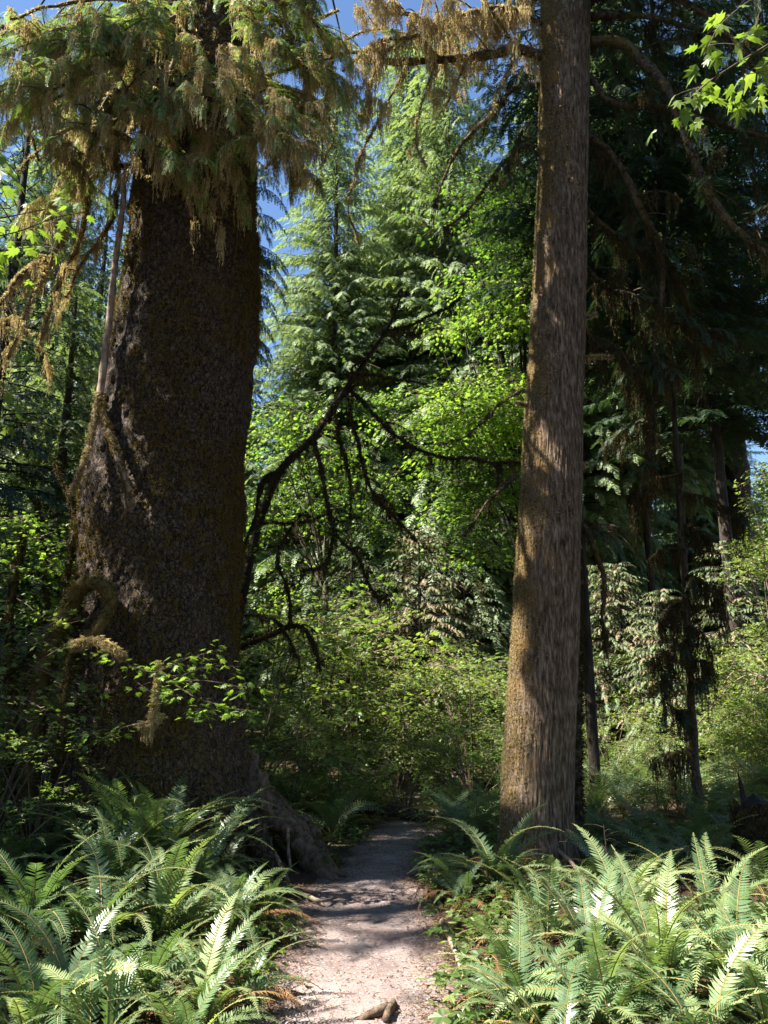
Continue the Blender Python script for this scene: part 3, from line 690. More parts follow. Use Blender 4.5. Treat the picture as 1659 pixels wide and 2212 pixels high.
# boughs of the spruce filling the upper left, needles above and moss below
for k, (pts, nd_, ms) in enumerate([
    ([(520, 60, 8.0), (560, 90, 7.5), (610, 110, 7.2), (660, 150, 7.0)], .9, 6), ([(500, 100, 7.9), (530, 150, 7.4), (590, 200, 7.1)], .6, 12), ([(540, 200, 8.1), (580, 230, 7.8), (620, 300, 7.6), (640, 390, 7.6)], .2, 12),
    ([(430, 90, 7.9), (380, 130, 7.4), (350, 190, 7.2), (360, 260, 7.2)], .7, 12), ([(440, 150, 7.9), (420, 210, 7.6), (380, 280, 7.5), (370, 340, 7.5)], .2, 14), ([(420, 0, 7.9), (380, 30, 7.4), (330, 60, 7.1), (250, 70, 6.9)], 1, 4),
    ([(500, -20, 7.9), (560, -10, 7.4), (640, 20, 7.1), (690, 60, 7.0)], 1, 4), ([(560, 180, 8.2), (640, 200, 7.9), (720, 270, 7.8), (700, 350, 7.8)], .1, 11), ([(380, 130, 8.2), (300, 160, 7.7), (230, 210, 7.4), (200, 290, 7.4)], .5, 12),
    ([(330, 200, 8.3), (240, 230, 7.9), (190, 330, 7.8), (180, 400, 7.8)], .3, 13), ([(100, 60, 8.0), (110, 130, 7.6), (90, 230, 7.5), (110, 330, 7.5)], .6, 12), ([(20, 20, 8.0), (60, 90, 7.6), (30, 190, 7.5), (40, 290, 7.6)], .5, 12),
    ([(250, 190, 7.0), (330, 240, 6.9), (400, 260, 6.8), (470, 300, 6.8)], .35, 8), ([(330, 160, 7.0), (420, 200, 6.9), (500, 230, 6.8), (560, 300, 6.8)], .3, 8), ([(200, 250, 7.0), (270, 300, 6.9), (350, 330, 6.8), (400, 365, 6.8)], .2, 7), ([(420, 170, 7.0), (520, 190, 6.9), (590, 240, 6.8), (600, 330, 6.8)], .2, 9),
    ([(300, 20, 8.1), (260, 90, 7.6), (270, 170, 7.4), (290, 260, 7.4)], .5, 13),
    ([(400, 120, 8.4), (300, 60, 8.0), (180, 50, 7.6), (60, 90, 7.3)], 1, 4), ([(400, 60, 8.4), (330, 10, 8.0), (220, 0, 7.6), (120, 10, 7.4), (20, 40, 7.2)], 1, 3),
    ([(380, 180, 8.4), (280, 120, 8.0), (160, 130, 7.7), (40, 170, 7.5), (-40, 220, 7.4)], .8, 8), ([(370, 230, 8.4), (270, 190, 8.1), (160, 200, 7.8), (60, 240, 7.6), (-20, 300, 7.5)], .5, 11),
    ([(350, 290, 8.6), (260, 260, 8.2), (170, 270, 7.9), (100, 310, 7.8), (40, 370, 7.7)], .35, 12), ([(330, 330, 8.7), (250, 320, 8.4), (180, 335, 8.1), (120, 380, 8.0)], .3, 11),
    ([(310, 370, 8.8), (270, 360, 8.6), (200, 380, 8.4), (160, 420, 8.3)], .3, 10), ([(400, 90, 8.2), (350, 90, 7.6), (280, 110, 7.0), (200, 150, 6.6), (110, 200, 6.3)], .8, 8),
    ([(390, 30, 8.3), (300, 60, 7.4), (230, 90, 6.8), (150, 90, 6.4)], 1, 3), ([(410, 150, 8.3), (360, 180, 7.8), (310, 220, 7.5), (270, 300, 7.4)], .5, 11),
    ([(30, 150, 8.6), (60, 180, 8.4), (130, 230, 8.3), (200, 300, 8.3)], .4, 12), ([(-30, 60, 8.2), (60, 60, 8.0), (140, 90, 8.0), (220, 140, 8.0)], 1, 5),
    ([(-40, 160, 8.0), (10, 200, 7.8), (60, 280, 7.8), (80, 350, 7.9)], .5, 12), ([(430, 40, 8.4), (380, 60, 8.0), (350, 130, 7.9), (340, 200, 7.9)], .9, 6),
]):
    limb(spruce, pts, .03, .012, moss=('moss', ms * 1.35, .10, .6), twigs=18, needles=min(1, nd_ + .25), side=.8, fz=90, ntl=.17)

# broken mossy limb hanging in front of the spruce trunk
bl = thing('broken_limb', 'long broken reddish limb hanging down beside the giant trunk, mossy at its forked end', 'fallen branch')
for k, (pts, r0, r1, mo) in enumerate([([(268, 380, 8.0), (265, 450, 7.9), (250, 560, 7.9), (235, 700, 7.9), (216, 850, 7.9)], .028, .04, 0), ([(216, 850, 7.9), (200, 930, 7.9), (180, 1000, 7.8), (150, 1070, 7.8)], .035, .014, 1), ([(216, 850, 7.9), (236, 930, 7.8), (262, 1010, 7.7), (282, 1062, 7.7)], .026, .03, 2)]):
    P = smooth_path([W(*p) for p in pts], 50); R = np.linspace(r0, r1, 50); mb = MB(); tube(mb, P, R, 10, .25, 14, .1); o = mb.build('limb', M['pale_bark'], bl, smooth=True)
    if mo: mb = MB(); fuzz_on(mb, P, R, 420, .035); hang_moss(mb, P[25:], R[25:], 14, .06, .2); mb.build('moss', M['moss' if mo == 1 else 'green_moss'], o)

# limbs of the hemlock
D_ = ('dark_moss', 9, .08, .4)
for pts, r0, r1, kw in [
    ([(1185, 125, 8.5), (1130, 112, 8.3), (1060, 118, 8.1), (960, 130, 8.0), (860, 134, 7.9), (770, 130, 7.8)], .075, .03, dict(moss=('moss', 16, .12, .6), twigs=7, needles=.2)),
    ([(1180, -30, 8.5), (1130, 20, 8.3), (1080, 50, 8.1), (1030, 30, 8.0), (940, 60, 7.8), (880, 30, 7.7), (800, 20, 7.6)], .05, .02, dict(moss=('moss', 18, .12, .65), twigs=12, needles=.0, side=.7)),
    ([(1180, 60, 8.5), (1100, 20, 8.0), (1000, 30, 7.7), (900, 80, 7.6), (820, 90, 7.5), (740, 150, 7.5)], .03, .01, dict(moss=('moss', 18, .12, .65), twigs=11, needles=.05, side=.7)),
    ([(900, 60, 7.7), (840, 110, 7.6), (800, 180, 7.6), (790, 260, 7.6)], .015, .006, dict(moss=('moss', 16, .12, .6), twigs=9, needles=.0, side=.5)),
    ([(1020, 110, 8.0), (990, 170, 7.9), (960, 240, 7.9)], .012, .005, dict(moss=('moss', 14, .12, .5), twigs=8, needles=.0, side=.4)),
    ([(720, 130, 7.6), (700, 220, 7.6), (660, 290, 7.6), (630, 400, 7.6)], .012, .005, dict(moss=('moss', 14, .12, .55), twigs=8, needles=.0, side=.4)),
    ([(1110, 110, 8.2), (1085, 60, 8.0), (1050, 10, 7.9), (1040, -30, 7.8)], .02, .01, dict(moss=('moss', 8, .05, .25), twigs=4, needles=0)),
    ([(1120, 112, 8.2), (1080, 190, 8.0), (1060, 250, 7.9), (1030, 280, 7.9)], .012, .005, dict(moss=('moss', 6, .05, .3), twigs=4, needles=0, side=.3)),
    ([(960, 130, 8.0), (900, 90, 7.9), (820, 60, 7.8), (740, 90, 7.7), (715, 120, 7.7)], .02, .008, dict(moss=('moss', 18, .15, .6), twigs=12, needles=0, side=.6)),
    ([(880, 132, 7.9), (850, 200, 7.8), (800, 290, 7.8), (770, 370, 7.8), (755, 450, 7.8), (775, 525, 7.8)], .014, .006, dict(moss=('moss', 9, .1, .5), twigs=4, needles=0, side=.4)),
    ([(940, 132, 8.0), (905, 250, 7.9), (900, 310, 7.9), (920, 360, 7.9)], .012, .005, dict(moss=('moss', 7, .08, .35), twigs=5, needles=0, side=.35)),
    ([(1165, 182, 8.5), (1110, 190, 8.4), (1060, 250, 8.3), (1000, 310, 8.2), (960, 380, 8.2), (935, 450, 8.2)], .035, .012, dict(moss=D_, twigs=4, needles=.5, nmat='shaded_conifer')),
    ([(1160, 330, 8.5), (1130, 310, 8.3), (1080, 360, 8.2), (1020, 440, 8.1), (960, 500, 8.0)], .022, .008, dict(moss=D_, twigs=6, needles=.6, nmat='shaded_conifer')),
    ([(1270, 90, 8.5), (1350, 100, 8.2), (1430, 180, 8.0), (1480, 290, 7.9), (1530, 410, 7.8), (1600, 500, 7.7), (1680, 560, 7.6)], .065, .03, dict(moss=D_, twigs=4, needles=.8, nmat='shaded_conifer', side=.9)),
    ([(1265, 160, 8.5), (1330, 220, 8.4), (1420, 230, 8.3), (1530, 260, 8.2), (1660, 300, 8.1)], .04, .02, dict(moss=D_, twigs=6, needles=.9, nmat='shaded_conifer', side=.9)),
    ([(1262, 290, 8.6), (1320, 330, 8.7), (1390, 460, 8.8), (1430, 560, 8.9), (1420, 700, 9.0), (1410, 860, 9.0), (1405, 1000, 9.0)], .05, .015, dict(moss=('dark_moss', 15, .15, .7), twigs=6, needles=.7, nmat='shaded_conifer')),
    ([(1262, 450, 8.7), (1340, 520, 9.0), (1420, 560, 9.2), (1480, 640, 9.4), (1500, 760, 9.5)], .04, .015, dict(moss=('dark_moss', 13, .15, .7), twigs=6, needles=.8, nmat='shaded_conifer')),
    ([(1258, 560, 8.8), (1310, 620, 9.1), (1380, 640, 9.3), (1460, 700, 9.5), (1560, 720, 9.7)], .03, .012, dict(moss=('dark_moss', 13, .15, .7), twigs=7, needles=.8, nmat='shaded_conifer')),
    ([(1262, 700, 8.6), (1300, 760, 8.8), (1350, 780, 9.0), (1390, 850, 9.2), (1400, 960, 9.2)], .03, .012, dict(moss=('dark_moss', 15, .15, .7), twigs=6, needles=.6, nmat='shaded_conifer')),
    ([(1275, 40, 8.5), (1380, 30, 8.6), (1500, 60, 8.8), (1650, 110, 9.0)], .045, .02, dict(moss=D_, twigs=7, needles=1, nmat='shaded_conifer', side=1.0)),
    ([(1270, 10, 8.5), (1340, -20, 8.0), (1450, -10, 7.8), (1560, 60, 7.6), (1640, 160, 7.4)], .045, .02, dict(moss=D_, twigs=6, needles=1, nmat='shaded_conifer', side=.9)),
    ([(1255, 1130, 8.6), (1290, 1200, 8.6), (1305, 1260, 8.7), (1300, 1330, 8.8), (1310, 1400, 8.9)], .035, .012, dict(moss=('dark_moss', 13, .1, .4), twigs=4, needles=.2, nmat='shaded_conifer')),
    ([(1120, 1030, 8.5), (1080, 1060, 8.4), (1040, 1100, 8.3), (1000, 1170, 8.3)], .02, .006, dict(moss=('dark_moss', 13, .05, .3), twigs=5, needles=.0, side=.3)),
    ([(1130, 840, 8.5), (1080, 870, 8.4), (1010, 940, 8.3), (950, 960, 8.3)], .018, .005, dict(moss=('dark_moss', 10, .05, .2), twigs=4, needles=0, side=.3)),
]:
    limb(hemlock, pts, r0, r1, **kw)

# ------------------------------------------------------------------ sword ferns
def frond_tpl(e0, e1, bend, npairs=36, wid=.105, seed=0, quads=3, dry=0, gapf=.0):
    """one frond 1 m long growing along +x from the origin, arching from elevation e0 to e1"""
    r = np.random.default_rng(seed); n = npairs; t = np.linspace(0, 1, n + 6)
    el = np.radians(e0 + (e1 - e0) * t ** 1.25) ; az = np.radians(bend) * t ** 2
    d = np.stack([np.cos(el) * np.cos(az), np.cos(el) * np.sin(az), np.sin(el)], -1); P = np.cumsum(d, 0) / len(t)
    lat = np.stack([-np.sin(az), np.cos(az), 0 * az], -1); nor = np.cross(d, lat)
    mb = MB(); tw = r.normal(0, .18)
    for k in range(5, n + 6):
        u = (k - 5) / n; l = wid * min(1, .35 + u * 3.4) * max(.02, (1 - max(0, (u - .3) / .7) ** 1.7)) ** .9
        for s_ in (-1, 1):
            if r.random() < gapf: continue
            a = math.radians(76 - 30 * u ** 2 + r.normal(0, 4)); sag = -.18 - .25 * abs(dry) + r.normal(0, .09)
            D = d[k] * math.cos(a) + lat[k] * s_ * math.sin(a) + nor[k] * (.22 + tw * s_); D /= np.linalg.norm(D)
            w = .0100 * (1 - .55 * u); L = l * r.uniform(.93, 1.05); e = d[k] * w
            o = P[k] + 0; tn = r.uniform(-.08, .08) + .1 * u
            pts = []
            for q, wq in zip(np.linspace(0, 1, quads + 1), [.85, 1.1, .8, 0] if quads == 3 else [1, .9, 0]):
                c = o + D * L * q + nor[k] * (sag * L * q * q) + d[k] * L * .18 * q * q
                pts += [c - e * wq, c + e * wq]
            f = [[2 * q, 2 * q + 1, 2 * q + 3, 2 * q + 2] for q in range(quads)]
            mb.add(pts, f, tn)
    Q = np.vstack([[0, 0, 0], P[2::3]]); tube(mb, Q, np.linspace(.0065, .0018, len(Q)), 4, tint=.2, mat=1)
    return mb
SH = [(80, -15, 8), (70, -32, -10), (62, -45, 14), (76, 8, -9), (52, -50, -18), (66, -10, 24), (42, -35, 6), (84, 15, 5), (58, -62, 12), (34, -42, -14)]
FR = [frond_tpl(a, b, c, 46, U(.078, .10), s_, gapf=.035 if s_ % 3 else .11) for s_, (a, b, c) in enumerate(SH)]
def frond_meshes():
    out = []
    for shift in (.28, .44, .68, .98):  # darker tones for shaded ferns, paler for sunlit: light put into colour
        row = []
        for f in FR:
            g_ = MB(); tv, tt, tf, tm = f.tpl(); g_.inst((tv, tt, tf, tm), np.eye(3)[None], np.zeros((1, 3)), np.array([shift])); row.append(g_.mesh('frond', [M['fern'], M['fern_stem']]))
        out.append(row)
    row = []
    for s_, (a, b, c) in enumerate([(40, -60, 10), (20, -50, -20), (55, -70, 25)]):
        g_ = MB(); g_.inst(frond_tpl(a, b, c, 34, .085, 50 + s_, dry=1, gapf=.15).tpl(), np.eye(3)[None], np.zeros((1, 3)), np.array([.4])); row.append(g_.mesh('dry_frond', [M['fern_dry'], M['fern_stem']]))
    return out, row
FM, FMD = frond_meshes()
def fern(px, py, L, n, tone, label, dry=2, at=None, lean=0, spreadset=None, group='sword ferns in front'):
    b = G(px, py) if at is None else np.array([at[0], at[1], 0.]); b[2] = float(gz(b[0], b[1])) - .01
    t = thing('sword_fern', label, 'fern', group, b); t.rotation_euler.z = U(0, 6.28)
    ga = 2.39996
    n = int(n * 1.4)
    for k in range(n):
        j = int(rng.integers(0, len(SH))) if spreadset is None else spreadset[k % len(spreadset)]
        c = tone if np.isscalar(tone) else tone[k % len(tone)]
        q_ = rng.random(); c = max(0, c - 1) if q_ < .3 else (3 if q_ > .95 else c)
        o = link('frond', FM[c][j], t); o.rotation_euler = (U(-.12, .12), U(-.12, .15), k * ga + U(-.35, .35)); o.location = (U(-.04, .04), U(-.04, .04), 0)
        s_ = L * .92 * U(.6, 1.08); o.scale = (s_, s_ * U(.9, 1.1), s_)
    for k in range(dry * 2):
        o = link('dry_frond', FMD[k % 3], t); o.rotation_euler = (0, 0, U(0, 6.28)); s_ = L * U(.6, .9); o.scale = (s_,) * 3
    return t
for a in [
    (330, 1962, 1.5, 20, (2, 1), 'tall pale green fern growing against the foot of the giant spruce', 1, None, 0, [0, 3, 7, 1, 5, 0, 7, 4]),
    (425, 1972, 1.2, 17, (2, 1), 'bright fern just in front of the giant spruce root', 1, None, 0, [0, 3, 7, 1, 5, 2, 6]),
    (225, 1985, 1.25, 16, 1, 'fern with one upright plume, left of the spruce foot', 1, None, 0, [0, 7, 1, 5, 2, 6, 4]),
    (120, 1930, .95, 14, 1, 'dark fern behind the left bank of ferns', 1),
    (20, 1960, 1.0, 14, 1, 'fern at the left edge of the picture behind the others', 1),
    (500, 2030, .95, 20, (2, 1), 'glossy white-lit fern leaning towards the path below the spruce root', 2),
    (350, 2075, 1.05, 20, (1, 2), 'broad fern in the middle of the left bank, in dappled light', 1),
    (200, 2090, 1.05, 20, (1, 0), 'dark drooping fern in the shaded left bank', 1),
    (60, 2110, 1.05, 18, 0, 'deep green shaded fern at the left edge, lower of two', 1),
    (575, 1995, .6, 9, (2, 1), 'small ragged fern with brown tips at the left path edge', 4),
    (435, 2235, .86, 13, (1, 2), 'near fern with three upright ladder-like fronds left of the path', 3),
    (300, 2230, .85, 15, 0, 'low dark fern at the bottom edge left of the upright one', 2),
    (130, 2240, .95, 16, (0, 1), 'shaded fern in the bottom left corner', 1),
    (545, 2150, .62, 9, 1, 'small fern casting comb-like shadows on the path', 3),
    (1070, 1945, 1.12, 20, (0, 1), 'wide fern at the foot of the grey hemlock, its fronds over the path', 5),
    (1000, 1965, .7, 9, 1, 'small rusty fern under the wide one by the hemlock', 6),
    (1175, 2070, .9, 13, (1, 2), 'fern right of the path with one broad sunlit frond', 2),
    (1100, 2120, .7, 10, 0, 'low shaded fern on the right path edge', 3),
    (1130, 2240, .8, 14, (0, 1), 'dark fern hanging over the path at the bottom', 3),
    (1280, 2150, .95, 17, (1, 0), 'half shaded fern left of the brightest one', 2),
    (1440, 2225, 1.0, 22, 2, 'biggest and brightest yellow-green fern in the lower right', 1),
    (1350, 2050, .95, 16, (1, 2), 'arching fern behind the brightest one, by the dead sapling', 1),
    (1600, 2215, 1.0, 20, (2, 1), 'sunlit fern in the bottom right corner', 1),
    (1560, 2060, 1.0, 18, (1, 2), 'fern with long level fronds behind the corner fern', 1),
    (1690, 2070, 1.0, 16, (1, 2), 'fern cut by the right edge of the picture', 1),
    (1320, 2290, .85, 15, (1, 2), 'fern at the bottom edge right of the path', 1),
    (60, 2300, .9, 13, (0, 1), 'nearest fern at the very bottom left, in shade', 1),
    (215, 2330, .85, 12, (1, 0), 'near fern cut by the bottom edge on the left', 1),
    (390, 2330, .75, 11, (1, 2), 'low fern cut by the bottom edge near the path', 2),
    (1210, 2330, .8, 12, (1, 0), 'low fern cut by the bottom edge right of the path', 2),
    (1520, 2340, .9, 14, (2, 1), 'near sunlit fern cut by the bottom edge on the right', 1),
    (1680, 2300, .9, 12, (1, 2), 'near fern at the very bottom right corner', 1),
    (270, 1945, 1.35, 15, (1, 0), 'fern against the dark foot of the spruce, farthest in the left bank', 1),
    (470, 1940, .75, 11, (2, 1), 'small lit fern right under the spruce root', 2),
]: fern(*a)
# distant ferns
FB = []
for v_ in range(4):
    mb = MB(); n = 15
    tps = [frond_tpl(a, b, c, 22, .10, 80 + s_ + 9 * v_, quads=2).tpl() for s_, (a, b, c) in enumerate(SH[:5])]
    az = np.arange(n) * 2.39996 + U(-.3, .3, n)
    for q, tp in enumerate(tps):
        z = np.arange(n) % 5 == q; mb.inst(tp, sc(rot_z(az[z]), U(.7, 1.05, z.sum())), np.zeros((z.sum(), 3)), .45 + U(-.1, .15, z.sum()))
    FB.append(mb.mesh('distant_fern', [M['fern'], M['fern_stem']]))
def far_ferns(n, x0, x1, y0, y1, label, group, s0=.8, s1=1.15):
    c = 0
    while c < n:
        p = G(U(x0, x1), 1240 + F * math.tan(math.atan2(EYE, U(y0, y1)) + .0) ) if False else None
        Y = math.sqrt(U(y0 ** 2, y1 ** 2)); X = (U(x0, x1) - CX) / F * Y * .99
        l, r = path_lr(Y)
        if l - .35 < X < r + .35 or (X + 2.4) ** 2 + (Y - 9) ** 2 < 1.3 ** 2: continue
        o = link('sword_fern', FB[c % 4]); o.location = (X, Y, float(gz(X, Y)) - .02); o.rotation_euler.z = U(0, 6.28); s_ = U(s0, s1); o.scale = (s_,) * 3
        tag(o, label, 'fern', group); c += 1
far_ferns(60, 1250, 1700, 11, 19, 'distant fern in the crowded patch right of the hemlock, under the sunlit shrubs', 'ferns right of the hemlock', .85, 1.3)
far_ferns(26, 1180, 1700, 6.8, 11, 'shaded fern on the dark ground right of the hemlock, behind the front ferns', 'shaded ferns behind the front row on the right', .6, .95)
far_ferns(38, 560, 1080, 10, 15, 'small dark fern in the shade where the path bends away', 'ferns in the shade at the path bend')
far_ferns(16, -20, 420, 9.5, 14, 'dark fern in the gloom left of the giant spruce', 'ferns left of the giant spruce')

# ------------------------------------------------------------------ small ground plants, litter, pebbles
def ground_cover():
    mb = MB(); tps = [spray_tpl(TRI, .07, 9, .045, .5, 90 + s_, stems=False) for s_ in range(4)]
    n = 5200; Y = 3.2 + 15 * rng.random(n) ** 1.5; X = U(-.62, .62, n) * Y * 1.0
    l, r = path_lr(Y); k = ((X < l - .02) | (X > r + .02)) & (fbm(np.stack([X * 1.1, Y * 1.1, 0 * X], -1), 3, 77) > -.25); X, Y = X[k], Y[k]
    Z = gz(X, Y) + U(.0, .14, len(X))
    for q, tp in enumerate(tps):
        z = np.arange(len(X)) % 4 == q
        mb.inst(tp, sc(rot_z(U(0, 6.28, z.sum())) @ rot_y(U(-.6, .1, z.sum())), U(.7, 1.6, z.sum())), np.stack([X, Y, Z], -1)[z], .3 + U(-.2, .25, z.sum()), 0)
    tag(mb.build('undergrowth', [M['shrub'], M['twig']]), 'low leafy ground plants between the ferns', 'undergrowth', kind='stuff')
    mb = MB(); q_ = MB(); q_.add([[0, 0, 0], [.5, -.16, .04], [1, 0, 0], [.5, .16, .03]], [[0, 1, 2, 3]], 0); tp = q_.tpl()
    n = 42000; Y = 3.2 + 11 * rng.random(n) ** 1.6; l, r = path_lr(Y); off = np.abs(rng.normal(0, .22, n)); sd = rng.random(n) < .5
    X = np.where(sd, l + .10 - off * 1.0 + .16 * rng.random(n), r - .10 + off * 1.0 - .16 * rng.random(n)); m = rng.random(n) < .24; X[m] = (l + (r - l) * rng.random(n))[m]; m = rng.random(n) < .3; X[m] = (U(-.6, .6, n) * Y)[m]
    Z = gz(X, Y) + .010 + U(0, .012, n)
    S_ = np.stack([U(.008, .05, n) ** 1, U(.006, .03, n), U(.01, .03, n)], -1)
    Mx = rot_z(U(0, 6.28, n)) @ rot_x(U(-.7, .7, n)) * S_[:, None, :]
    mb.inst(tp, Mx, np.stack([X, Y, Z], -1), U(0, 1, n))
    tag(mb.build('leaf_litter', M['litter']), 'brown needles and leaf scraps along the path edges', 'leaf litter', kind='stuff')
    mb = MB(); o8 = MB(); o8.add([[1, 0, 0], [0, 1, 0], [-1, 0, 0], [0, -1, 0], [0, 0, .6], [.6, .6, -.3], [-.6, .6, -.3], [-.6, -.6, -.3], [.6, -.6, -.3]], [[0, 1, 4], [1, 2, 4], [2, 3, 4], [3, 0, 4], [0, 5, 1], [1, 6, 2], [2, 7, 3], [3, 8, 0]]); tp = o8.tpl()
    n = 5200; Y = 3.3 + 7 * rng.random(n) ** 1.5; l, r = path_lr(Y); X = l + (r - l) * rng.random(n)
    Mx = rot_z(U(0, 6.28, n)) * (np.stack([U(.6, 1.3, n), U(.6, 1.2, n), U(.4, .9, n)], -1) * (.0022 + .009 * rng.random(n) ** 5)[:, None])[:, None, :]
    mb.inst(tp, Mx, np.stack([X, Y, gz(X, Y) + .008], -1), .5)
    tag(mb.build('gravel', M['pebble']), 'fine pale gravel scattered over the path', 'gravel', kind='stuff')
ground_cover()

# ------------------------------------------------------------------ background conifers
CR = []
for v_, (H, R, nb, hang, e1) in enumerate([(28, 3.7, 900, .9, -.9), (26, 3.3, 840, 1.1, -1.0), (24, 4.0, 820, .8, -.7), (18, 2.8, 480, 1., -.9)]):
    mb = crown(2.2 if v_ < 3 else 1.0, H, R, nb, TW_FAR, 'cone', .15, .74, .05, e1, hang)
    CR.append((mb.mesh('crown', [M['conifer'], M['far_bark']]), H))
def recolor(me, mat):
    c = me.copy(); c.materials[0] = M[mat]; return c
CRD = []
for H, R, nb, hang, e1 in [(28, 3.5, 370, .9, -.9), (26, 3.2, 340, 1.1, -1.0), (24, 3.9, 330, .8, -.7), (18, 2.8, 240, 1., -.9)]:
    CRD.append((crown(2.2, H, R, nb, TW_FAR, 'cone', .19, .66, .05, e1, hang).mesh('crown', [M['shaded_conifer'], M['far_bark']]), H))
def xw(px, Y): return (px - CX) / F * Y * 1.02
def conifer(px, Y, H, v, label, dark=False, z0=None, group='conifers behind', lean=0., tr=.2, r=1.25):
    X = xw(px, Y); t = thing('conifer_tree', label, 'tree', group, (X, Y, float(gz(X, Y)))); t.rotation_euler = (0, lean, 0)
    me, h = (CRD if dark else CR)[v]; o = link('crown', me, t); o.rotation_euler.z = U(0, 6.28)
    base = z0 or 0.; s_ = (H - base) / h; o.scale = (r * max(s_, .8), r * max(s_, .8), s_); o.location = (0, 0, base)
    mb = MB(); P = np.array([[0, 0, -.3], [0, 0, H * .3], [.05, 0, H * .7], [0, 0, H * .98]]); tube(mb, smooth_path(P, 30), np.linspace(tr, .03, 30), 10, .1, 3)
    mb.build('trunk', M['far_bark'], t, smooth=True)
    return t
for a, kw in [
    ((712, 25, 23.5, 0, 'pale drooping spruce centre left of the gap, its top against blue sky'), {}),
    ((640, 32, 17, 1, 'slim spruce seen just right of the giant trunk'), {}),
    ((890, 28, 29, 0, 'tall spruce in the middle reaching the top of the picture'), {}),
    ((790, 37, 25, 2, 'farther spruce filling the gap between the two middle spruces'), {}),
    ((985, 25, 27, 1, 'tall conifer behind the bright maple leaves'), {}),
    ((1065, 31, 25, 2, 'tall conifer just left of the grey hemlock'), {}),
    ((1215, 24, 23, 1, 'conifer directly behind the grey hemlock'), dict(z0=5)),
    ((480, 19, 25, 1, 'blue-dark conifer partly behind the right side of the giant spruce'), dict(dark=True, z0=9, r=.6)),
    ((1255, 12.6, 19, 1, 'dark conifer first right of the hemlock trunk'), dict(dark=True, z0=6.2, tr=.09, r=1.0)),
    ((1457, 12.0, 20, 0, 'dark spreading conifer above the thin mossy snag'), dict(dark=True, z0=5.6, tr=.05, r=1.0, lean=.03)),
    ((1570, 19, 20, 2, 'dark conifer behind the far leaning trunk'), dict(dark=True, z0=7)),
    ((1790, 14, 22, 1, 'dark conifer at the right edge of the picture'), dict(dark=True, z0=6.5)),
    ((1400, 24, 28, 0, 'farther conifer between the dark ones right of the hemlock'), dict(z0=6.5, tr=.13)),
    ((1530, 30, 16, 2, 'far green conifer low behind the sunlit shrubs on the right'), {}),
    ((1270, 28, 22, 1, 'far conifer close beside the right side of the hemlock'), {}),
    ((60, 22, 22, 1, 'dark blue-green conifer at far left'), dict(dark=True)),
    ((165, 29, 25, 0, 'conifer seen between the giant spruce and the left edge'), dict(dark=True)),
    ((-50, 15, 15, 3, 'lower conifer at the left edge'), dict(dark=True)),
    ((110, 17, 11, 3, 'small conifer behind the broken limb left of the giant spruce'), {}),
    ((330, 30, 26, 1, 'conifer hidden mostly behind the giant spruce, glimpsed at its left edge'), {}),
    ((440, 27, 20, 0, 'conifer whose right side shows past the giant spruce'), {}),
    ((800, 31, 20, 1, 'second row spruce between the pale one and the tall middle one'), {}),
    ((930, 33, 30, 2, 'second row conifer between the tall middle one and the maple'), {}),
    ((1130, 27, 22, 0, 'conifer just behind the left edge of the hemlock'), {}),
    ((20, 30, 26, 2, 'tall far conifer at the left edge'), {}),
    ((250, 35, 24, 2, 'far conifer close to the left side of the giant spruce'), {}),
]: conifer(*a, **kw)
# small brown conifers lower down
def small_conifer(px, Y, H, R, mats, label, nb=120, moss=0, group='young conifers'):
    X = xw(px, Y); t = thing('young_conifer', label, 'tree', group, (X, Y, float(gz(X, Y))))
    for j, (mt, f) in enumerate(mats):
        mb = crown(.3, H, R, int(nb * f), TW_FAR, 'cone', .10, .34, .1, -.8, .8)
        mb.build('crown' if j == 0 else 'dry_twigs', [M[mt], M['far_bark']], t)
    mb = MB(); tube(mb, smooth_path([[0, 0, -.2], [0, 0, H * .5], [0, 0, H]], 14), np.linspace(.03 + H * .012, .01, 14), 8, .1, 4); o = mb.build('trunk', M['far_bark'], t)
    if moss: mb = MB(); P = np.stack([np.zeros(20), np.zeros(20), np.linspace(H * .3, H, 20)], -1) + rng.normal(0, R * .3, (20, 3)) * [1, 1, 0]; hang_moss(mb, P, np.full(20, .02), moss, .3, .9); mb.build('moss', M['dark_moss'], t)
for a in [
    (905, 17, 5.4, 2.0, [('conifer', .5), ('dead_needles', 1.0)], 'rusty brown half dead conifer above the bright shrubs in the centre', 150, 1.0),
    (1330, 20, 5.0, 1.6, [('conifer', 1.0), ('dead_needles', .5)], 'pale brown young conifer right of the hemlock trunk', 150),
    (1420, 18.5, 4.2, 1.4, [('conifer', 1.0), ('dead_needles', .45)], 'tan and green young conifer left of the thin snag', 130),
    (1290, 20, 5.0, 1.8, [('conifer', 1.0), ('dead_needles', .5)], 'young conifer touching the hemlock trunk from behind', 130),
    (1560, 19, 5.5, 1.9, [('conifer', 1.2), ('dead_needles', .3)], 'green young conifer right of the thin snag', 140),
    (1000, 19, 5.0, 2.0, [('conifer', 1.2)], 'young green conifer under the maple, left of the hemlock', 150),
    (760, 18, 5.6, 2.0, [('conifer', 1.2)], 'young conifer behind the dark leaning maple', 150),
]: small_conifer(*a)
